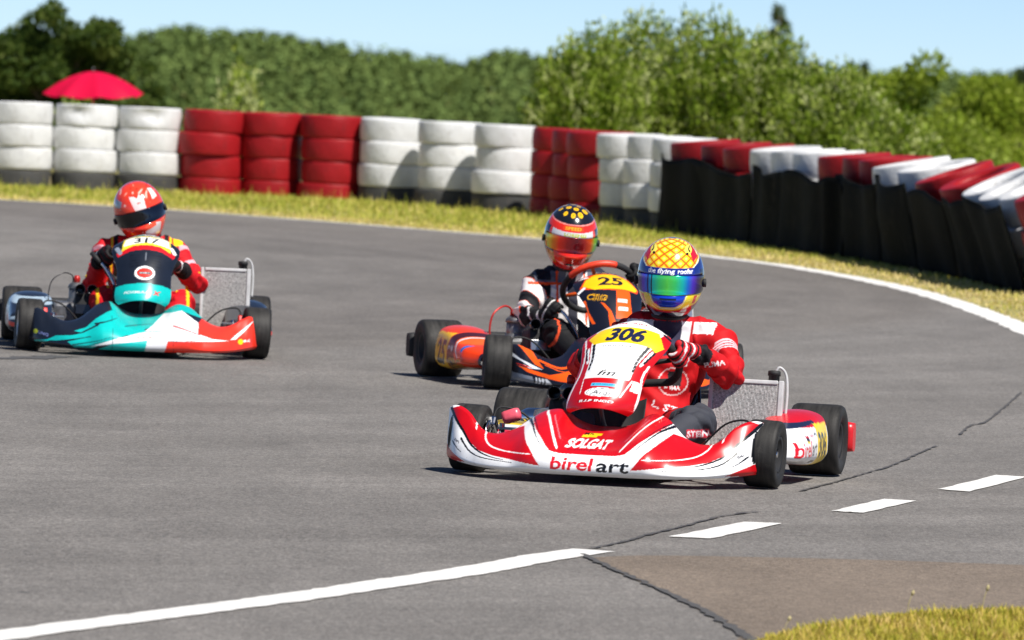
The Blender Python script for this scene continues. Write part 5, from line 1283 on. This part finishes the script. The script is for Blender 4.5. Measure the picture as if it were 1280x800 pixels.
# number 25: black crown with yellow discs, red chin and brow
def paint_25(AZ, EL, P):
    c = Canvas(AZ, EL, (24, 26, 34)); x, y = c.X, c.Y
    s = np.cos(np.radians(np.clip(y, 0, 90))); X2 = P[..., 0].ravel() / .128; Y2 = -P[..., 1].ravel() / .150; crown = y > 24
    rg = np.random.default_rng(3)
    for a, b, r in ((-.05, .62, .085), (.22, .55, .10), (-.33, .5, .08), (.05, .32, .10), (.38, .28, .11), (-.22, .2, .10), (-.5, .15, .08), (.15, .02, .09), (.5, 0, .09), (-.35, -.15, .1), (-.05, -.2, .1), (.25, -.35, .1), (-.2, -.5, .1), (.5, -.4, .09)):
        d = np.hypot(X2 - a, Y2 - b); c.fill(crown & (d < r), (245, 190, 20)); c.fill(crown & (d < r * .35) & (d > r * .2), (90, 60, 10))
    ring = 21 + 6 * (np.abs(x) / 70) ** 2
    c.fill((y < ring + 12) & (y > ring - 2) & (np.abs(x) < 95), (238, 44, 28)); c.fill((np.abs(y - ring - 12) < 1.2), (250, 150, 140))
    c.poly([(-26, 22), (26, 22), (24, 31), (-24, 31)], (250, 70, 24)); c.text('SPEED', 0, 26.5, 38, 6.5, (252, 190, 40), bold=.03)
    c.fill((y <= ring - 2) & (y > 9) & (np.abs(x) < 52), (222, 224, 228)); c.text('LORENZI', 6, 14.8, 50, 6, (190, 200, 40), bold=.04); c.fill((np.abs(np.abs(x) - 56) < 4) & (y > 4) & (y < 22), (240, 60, 24))
    c.fill((np.abs(x) > 60) & (np.abs(x) < 110) & (y < 24) & (y > -30), (20, 24, 30)); c.fill((np.abs(np.abs(x) - 84) < 7) & (np.abs(y - 4) < 9), (30, 150, 90)); c.fill((np.abs(np.abs(x) - 72) < 4) & (np.abs(y + 6) < 8), (240, 170, 30))
    c.fill((y < -15) & (np.abs(x) < 42), (240, 40, 22)); c.fill((y < -18) & (np.abs(x) >= 42) & (np.abs(x) < 75), (200, 130, 24)); c.poly([(-20, -22), (20, -22), (17, -31), (-17, -31)], (250, 90, 50)); c.poly([(-18, -23), (18, -23), (15.5, -30), (-15.5, -30)], (236, 46, 26)); c.ell(0, -39, 13, 3, (20, 14, 14))
    c.fill((y < -46 + (np.abs(x) / 90) ** 2 * 18), (226, 40, 24)); c.fill((np.abs(x) > 75) & (y < -20), (22, 22, 26))
    return c.C
def visor_25(A, E):
    C = gradient(A.ravel(), [(-78, (40, 120, 60)), (-52, (250, 210, 40)), (-42, (250, 140, 20)), (-28, (240, 50, 20)), (-10, (150, 20, 24)), (10, (96, 18, 34)), (28, (170, 30, 26)), (44, (235, 80, 20)), (58, (120, 200, 60)), (78, (20, 150, 110))]); return C
# number 317: orange red with white swirls, dark visor
def paint_317(AZ, EL, P):
    c = Canvas(AZ, EL, (244, 66, 42)); x, y = c.X, c.Y
    X2 = P[..., 0].ravel() / .128; Y2 = P[..., 1].ravel() / .150; Z2 = P[..., 2].ravel() / .142
    sw = np.sin(9 * X2 + 3.5 * np.sin(5 * Z2 + 2 * Y2) + 4 * Y2) * np.sin(6 * Z2 + 3 * np.sin(6 * X2)); up = y > 18
    c.fill(up & (sw > .6), (250, 120, 96)); c.fill(up & (sw > .82), (252, 190, 176)); c.fill(up & (sw < -.86), (200, 40, 30))
    c.poly([(-6, 11), (20, 11), (22, 30), (14, 42), (6, 34), (-2, 40), (-16, 42)], (250, 226, 222)); c.text('BELL', 8, 24, 12, 4, (220, 70, 60)); c.poly([(44, 22), (66, 24), (70, 44), (52, 48)], (248, 220, 216)); c.poly([(-70, 24), (-44, 22), (-38, 34), (-66, 42)], (150, 150, 158))
    c.fill((y < -16), (240, 56, 34)); c.poly([(2, -30), (30, -18), (52, -22), (50, -46), (8, -50)], (222, 214, 212)); c.poly([(4, -19), (34, -16), (36, -24), (10, -28)], (250, 84, 50)); c.fill(y < -54, (60, 16, 16))
    return c.C
def visor_317(A, E):
    C = np.tile(lin((16, 18, 24)), (A.size, 1)); C[(A.ravel() > 10)] = lin((22, 28, 44)); return C

# ------------------------------------------------------------------ the three drivers
def person(key, J, label, wheel_c, wheel_r, hands, turn, suit, glove_paint, helmet, hrot, hsc=1.0, hold={}):
    k = KARTS[key]; mw = Matrix.Translation(k.location) @ Matrix.Rotation(k.rotation_euler.z, 4, 'Z')
    me, P = body(J); o = link('person', me, M['suit']); o.location = k.location; o.rotation_euler = k.rotation_euler
    tag(o, label, 'person', 'kart drivers'); set_col(me, suit(P, J))
    for s in 'LR':
        glove(J, s, wheel_c, wheel_r, hands[s], turn, glove_paint, o, hold.get(s)); boot(J, s, o)
    make_helmet(o, J['head'], hrot, *helmet, sc=hsc)
    return o
def wrists(J, c, rad, hands, turn):
    for s in 'LR':
        ctr = Vector(c); p = ctr + Matrix.Rotation(turn, 3, SW_N) @ (rim_point(c, rad, hands[s]) - ctr); rho = (p - ctr).normalized()
        e = (Vector(J['el' + s]) - p).normalized()
        J['wr' + s] = tuple(p + rho * .03 + SW_N * .035 + e * .075)
def joints(dx=0.0, head=(0, .70, .77), **kw):
    J = dict(pelvis=(0, .64, .155), chest=(dx * .6, .745, .42), neck=(dx * .85, .745, .575), head=head, shL=(.175 + dx, .735, .525), shR=(-.175 + dx, .735, .525), elL=(.30 + dx * .5, .60, .40), elR=(-.30 + dx * .5, .60, .40),
             wrL=(.2, .42, .45), wrR=(-.2, .42, .45), hipL=(.10, .60, .15), hipR=(-.10, .60, .15), kneeL=(.215, .26, .27), kneeR=(-.215, .26, .27), ankL=(.13, -.06, .12), ankR=(-.13, -.06, .12))
    J.update(kw); return J

def limb_ids(P, J):
    """distance and position along each limb"""
    D = {}
    for s in 'LR':
        for n, a, b in (('ua' + s, 'sh' + s, 'el' + s), ('fa' + s, 'el' + s, 'wr' + s), ('th' + s, 'hip' + s, 'knee' + s), ('sk' + s, 'knee' + s, 'ank' + s)): D[n] = seg(P, J[a], J[b])
    D['to'] = seg(P, J['pelvis'], J['neck']); keys = list(D)
    best = np.argmin(np.stack([D[k][0] - (.04 if k == 'to' else 0) for k in keys]), 0); who = np.array(keys)[best]
    return D, who

def suit_306(P, J):
    D, who = limb_ids(P, J); c = Canvas(P[:, 0], P[:, 2], (196, 9, 20)); x, y, z = P.T
    ua = np.isin(who, ['uaL', 'uaR']); fa = np.isin(who, ['faL', 'faR']); to = who == 'to'
    for s, sg in (('L', 1), ('R', -1)):
        d, t = D['ua' + s]; m = who == 'ua' + s; up = z > np.array(J['sh' + s])[2] + .012
        sh = np.array(J['sh' + s]); lx = (x - sh[0]) * sg
        c.fill((lx > -.09) & (lx < -.005) & (z > sh[2] + .035) & (y < sh[1] + .05), (244, 240, 240))
        for k in range(4):
            c.fill(m & (np.abs(t - .34 - k * .07 + lx * 1.1) < .024) & (lx > .005 - k * .004), (240, 190, 196))
        d2, t2 = D['fa' + s]; c.fill((who == 'fa' + s) & (t2 > .80), (24, 18, 24)); c.fill(m & (t > .94), (205, 16, 30))
        c.fill(np.isin(who, ['sk' + s]) | ((who == 'th' + s) & (D['th' + s][1] > .50)), (58, 60, 68))
    c.fill(to & (np.abs(x - J['neck'][0]) < .06) & (z > .46), (52, 50, 74)); c.fill(to & (np.abs(np.abs(x - J['neck'][0]) - .075) < .018) & (z > .42) & (y < .72), (240, 236, 238)); c.fill(z > J['neck'][2] + .02, (190, 16, 28))
    fr = y < .70
    lg = np.hypot(x - .085, z - .36); c.fill(to & fr & (lg < .055) & (lg > .05), (230, 200, 200)); c.fill(to & fr & (np.abs(x - .09) < .025) & (np.abs(z - .37) < .028), (30, 24, 28)); 
    c2 = Canvas(x, z, (0, 0, 0)); c2.C = c.C; m = to & fr; c2.X = np.where(m, x, 9); c2.text('L. STEIN', .10, .25, .17, .028, (235, 225, 230), rot=R(-18), bold=.015); c2.text('PUMA', .085, .335, .06, .018, (240, 235, 235), bold=.03)
    kn = np.array(J['kneeL']); c2.X = np.where(np.isin(who, ['thL', 'skL']), x, 9); c2.rect(kn[0] - .01, kn[0] + .055, kn[2] - .055, kn[2] - .02, (200, 40, 60)); c2.text('STEIN', kn[0] + .022, kn[2] - .038, .06, .026, (240, 225, 228), bold=.03)
    el = np.array(J['elL']); c2.X = np.where(who == 'faL', x, 9); c2.text('PUMA', el[0] - .04, el[2] + .045, .07, .02, (240, 230, 230), rot=R(12), bold=.01)
    return c.C
def glove_306(P, p, rho, tau, n, wr, palm):
    C = np.tile(lin((200, 22, 34)), (len(P), 1)); t = (P - p) @ tau; q = (P - p) @ n
    b = np.sin(t * 150 + 60 * q); C[b > .72] = lin((18, 16, 20)); C[b < -.78] = lin((236, 230, 232)); C[np.linalg.norm(P - wr, axis=1) < .035] = lin((20, 18, 22)); return C

def suit_25(P, J):
    D, who = limb_ids(P, J); c = Canvas(P[:, 0], P[:, 2], (232, 228, 226)); x, y, z = P.T
    to = who == 'to'
    for s, sg in (('L', 1), ('R', -1)):
        d, t = D['ua' + s]; m = who == 'ua' + s; sh = np.array(J['sh' + s]); lx = (x - sh[0]) * sg
        ang = np.arctan2(y - sh[1], z - sh[2])
        c.fill(m & (np.sin(t * 8 + lx * 22 + 1.2) > .25), (22, 22, 28)); c.fill(m & (np.abs(np.sin(t * 8 + lx * 22 + 1.2) - .22) < .07), (246, 82, 30))
        c.fill((m | to) & (z > sh[2] + .02) & (lx > -.12) & (lx < .03), (96, 102, 116)); c.fill((m | to) & (np.abs(z - sh[2] - .018) < .006) & (lx > -.12) & (lx < .06), (246, 82, 30)); c.fill((m | to) & (z > sh[2] + .035) & (lx > -.05) & (lx < .02) & (y < sh[1] + .03), (24, 26, 36))
        d2, t2 = D['fa' + s]; f = who == 'fa' + s; c.fill(f, (18, 18, 22)); c.fill(f & (np.sin(t2 * 9 + z * 40) > .9), (226, 222, 220)); c.fill(f & (t2 < .10), (230, 226, 224)); c.fill(f & (np.abs(t2 - .12) < .02), (246, 82, 30))
        th = np.isin(who, ['th' + s, 'sk' + s]); kn = np.array(J['knee' + s]); c.fill(th, (16, 16, 19)); c.fill(th & (np.abs((x - kn[0]) * sg + (z - kn[2]) * .35 - .02) < .005), (240, 84, 40)); c.fill((who == 'th' + s) & (D['th' + s][1] < .35), (220, 206, 190))
    c.fill(to & (np.abs(x - J['neck'][0]) < .022), (30, 30, 44)); c.fill(to & (np.abs(np.abs(x - J['neck'][0]) - .07) < .006) & (z > .3), (246, 82, 30)); c.fill(z > J['neck'][2] + .02, (40, 42, 56))
    return c.C
def glove_25(P, p, rho, tau, n, wr, palm):
    C = np.tile(lin((16, 16, 18)), (len(P), 1)); t = (P - p) @ tau; C[(np.abs(t - .012) < .004)] = lin((230, 226, 222)); C[np.linalg.norm(P - palm - n * .02, axis=1) < .014] = lin((240, 120, 30)); C[np.abs(np.linalg.norm(P - wr, axis=1) - .035) < .005] = lin((225, 222, 220)); return C

def suit_317(P, J):
    D, who = limb_ids(P, J); c = Canvas(P[:, 0], P[:, 2], (204, 14, 28)); x, y, z = P.T; to = who == 'to'
    for s, sg in (('L', 1), ('R', -1)):
        d, t = D['ua' + s]; m = who == 'ua' + s; sh = np.array(J['sh' + s]); lx = (x - sh[0]) * sg
        c.fill((m | to) & (z > sh[2] + .045) & (lx > -.01) & (lx < .04) & (s == 'L'), (248, 200, 24)); c.fill((m | to) & (np.abs(lx + .045) < .012) & (z > sh[2] - .16) & (y < sh[1] + .06), (16, 14, 18)); c.fill((m | to) & (np.abs(lx + .024) < .006) & (z > sh[2] - .14) & (y < sh[1] + .06), (248, 200, 24))
        c.fill(m & (lx > .02) & (np.sin(t * 16) > .7), (246, 170, 180)); c.fill(m & (t > .82) & (t < .93) & (np.sin(x * 90) > -.6), (250, 206, 24))
        d2, t2 = D['fa' + s]; f = who == 'fa' + s; c.fill(f & (t2 > .74), (20, 14, 18)); c.fill(np.isin(who, ['th' + s]) & (np.abs(lx + .0) < .005), (248, 200, 24)); kn = np.array(J['knee' + s]); c.fill(np.isin(who, ['th' + s, 'sk' + s]) & (np.abs((x - kn[0]) * sg - .03) < .008), (248, 196, 24))
    c.fill((np.abs(x - J['neck'][0] - .075) < .02) & (z > J['neck'][2] - .01), (248, 200, 24))
    return c.C
def glove_317(P, p, rho, tau, n, wr, palm):
    C = np.tile(lin((18, 15, 18)), (len(P), 1)); t = (P - p) @ tau; C[np.sin(t * 170) > .85] = lin((110, 20, 30)); C[np.abs(np.linalg.norm(P - wr, axis=1) - .04) < .005] = lin((228, 224, 224)); return C

h = {'L': R(8), 'R': R(172)}
J = joints(.05, (.045, .69, .762), kneeL=(.262, .25, .225), kneeR=(-.20, .26, .25), elL=(.32, .60, .40), shL=(.235, .735, .515)); wrists(J, (0.0, .36, .445), .158, h, R(-8))
person('red', J, 'driver in red with yellow scaled helmet and blue brow band, in the red kart', (0.0, .36, .445), .158, h, R(-8), suit_306, glove_306, (paint_306, visor_306), (R(6), 0, R(8)), 1.03)
h = {'L': R(10), 'R': R(170)}
J = joints(-.015, (-.015, .69, .705), neck=(-.012, .745, .535), chest=(-.01, .745, .39), shL=(.175, .735, .49), shR=(-.175, .735, .485), elL=(.30, .62, .34), elR=(-.235, .62, .33), kneeL=(.20, .26, .26), kneeR=(-.20, .26, .26)); wrists(J, (-.03, .36, .435), .155, h, R(12))
person('teal', J, 'driver in red and yellow with orange helmet and black visor, in the teal kart', (-.03, .36, .435), .155, h, R(12), suit_317, glove_317, (paint_317, visor_317), (R(8), R(-19), R(-4)), 1.03)
h = {'L': R(8), 'R': R(200)}
J = joints(-.03, (-.055, .66, .722), neck=(-.045, .73, .535), chest=(-.03, .74, .385), elR=(-.285, .60, .335), elL=(.27, .60, .40), shR=(-.195, .73, .475), shL=(.16, .735, .48), kneeR=(-.22, .26, .27)); wrists(J, (0.015, .37, .492), .175, h, R(-24))
_t = Vector((-.05, .06, .045)).normalized(); _r = (Vector((-1, 0, .1)) - _t * Vector((-1, 0, .1)).dot(_t)).normalized(); _n = Vector((0, 1, 0)); _n = (_n - _t * _n.dot(_t) - _r * _n.dot(_r)).normalized()
_p = Vector((-.195, .395, .39)); J['wrR'] = tuple(_p + _r * .03 + _n * .035 + (Vector(J['elR']) - _p).normalized() * .07)
person('dark', J, 'driver in a white, black and orange suit and black helmet with yellow discs', (0.015, .37, .492), .175, h, R(-24), suit_25, glove_25, (paint_25, visor_25), (R(10), R(4), R(-12)), 1.03, {'R': (_p, _r, _t, _n)})
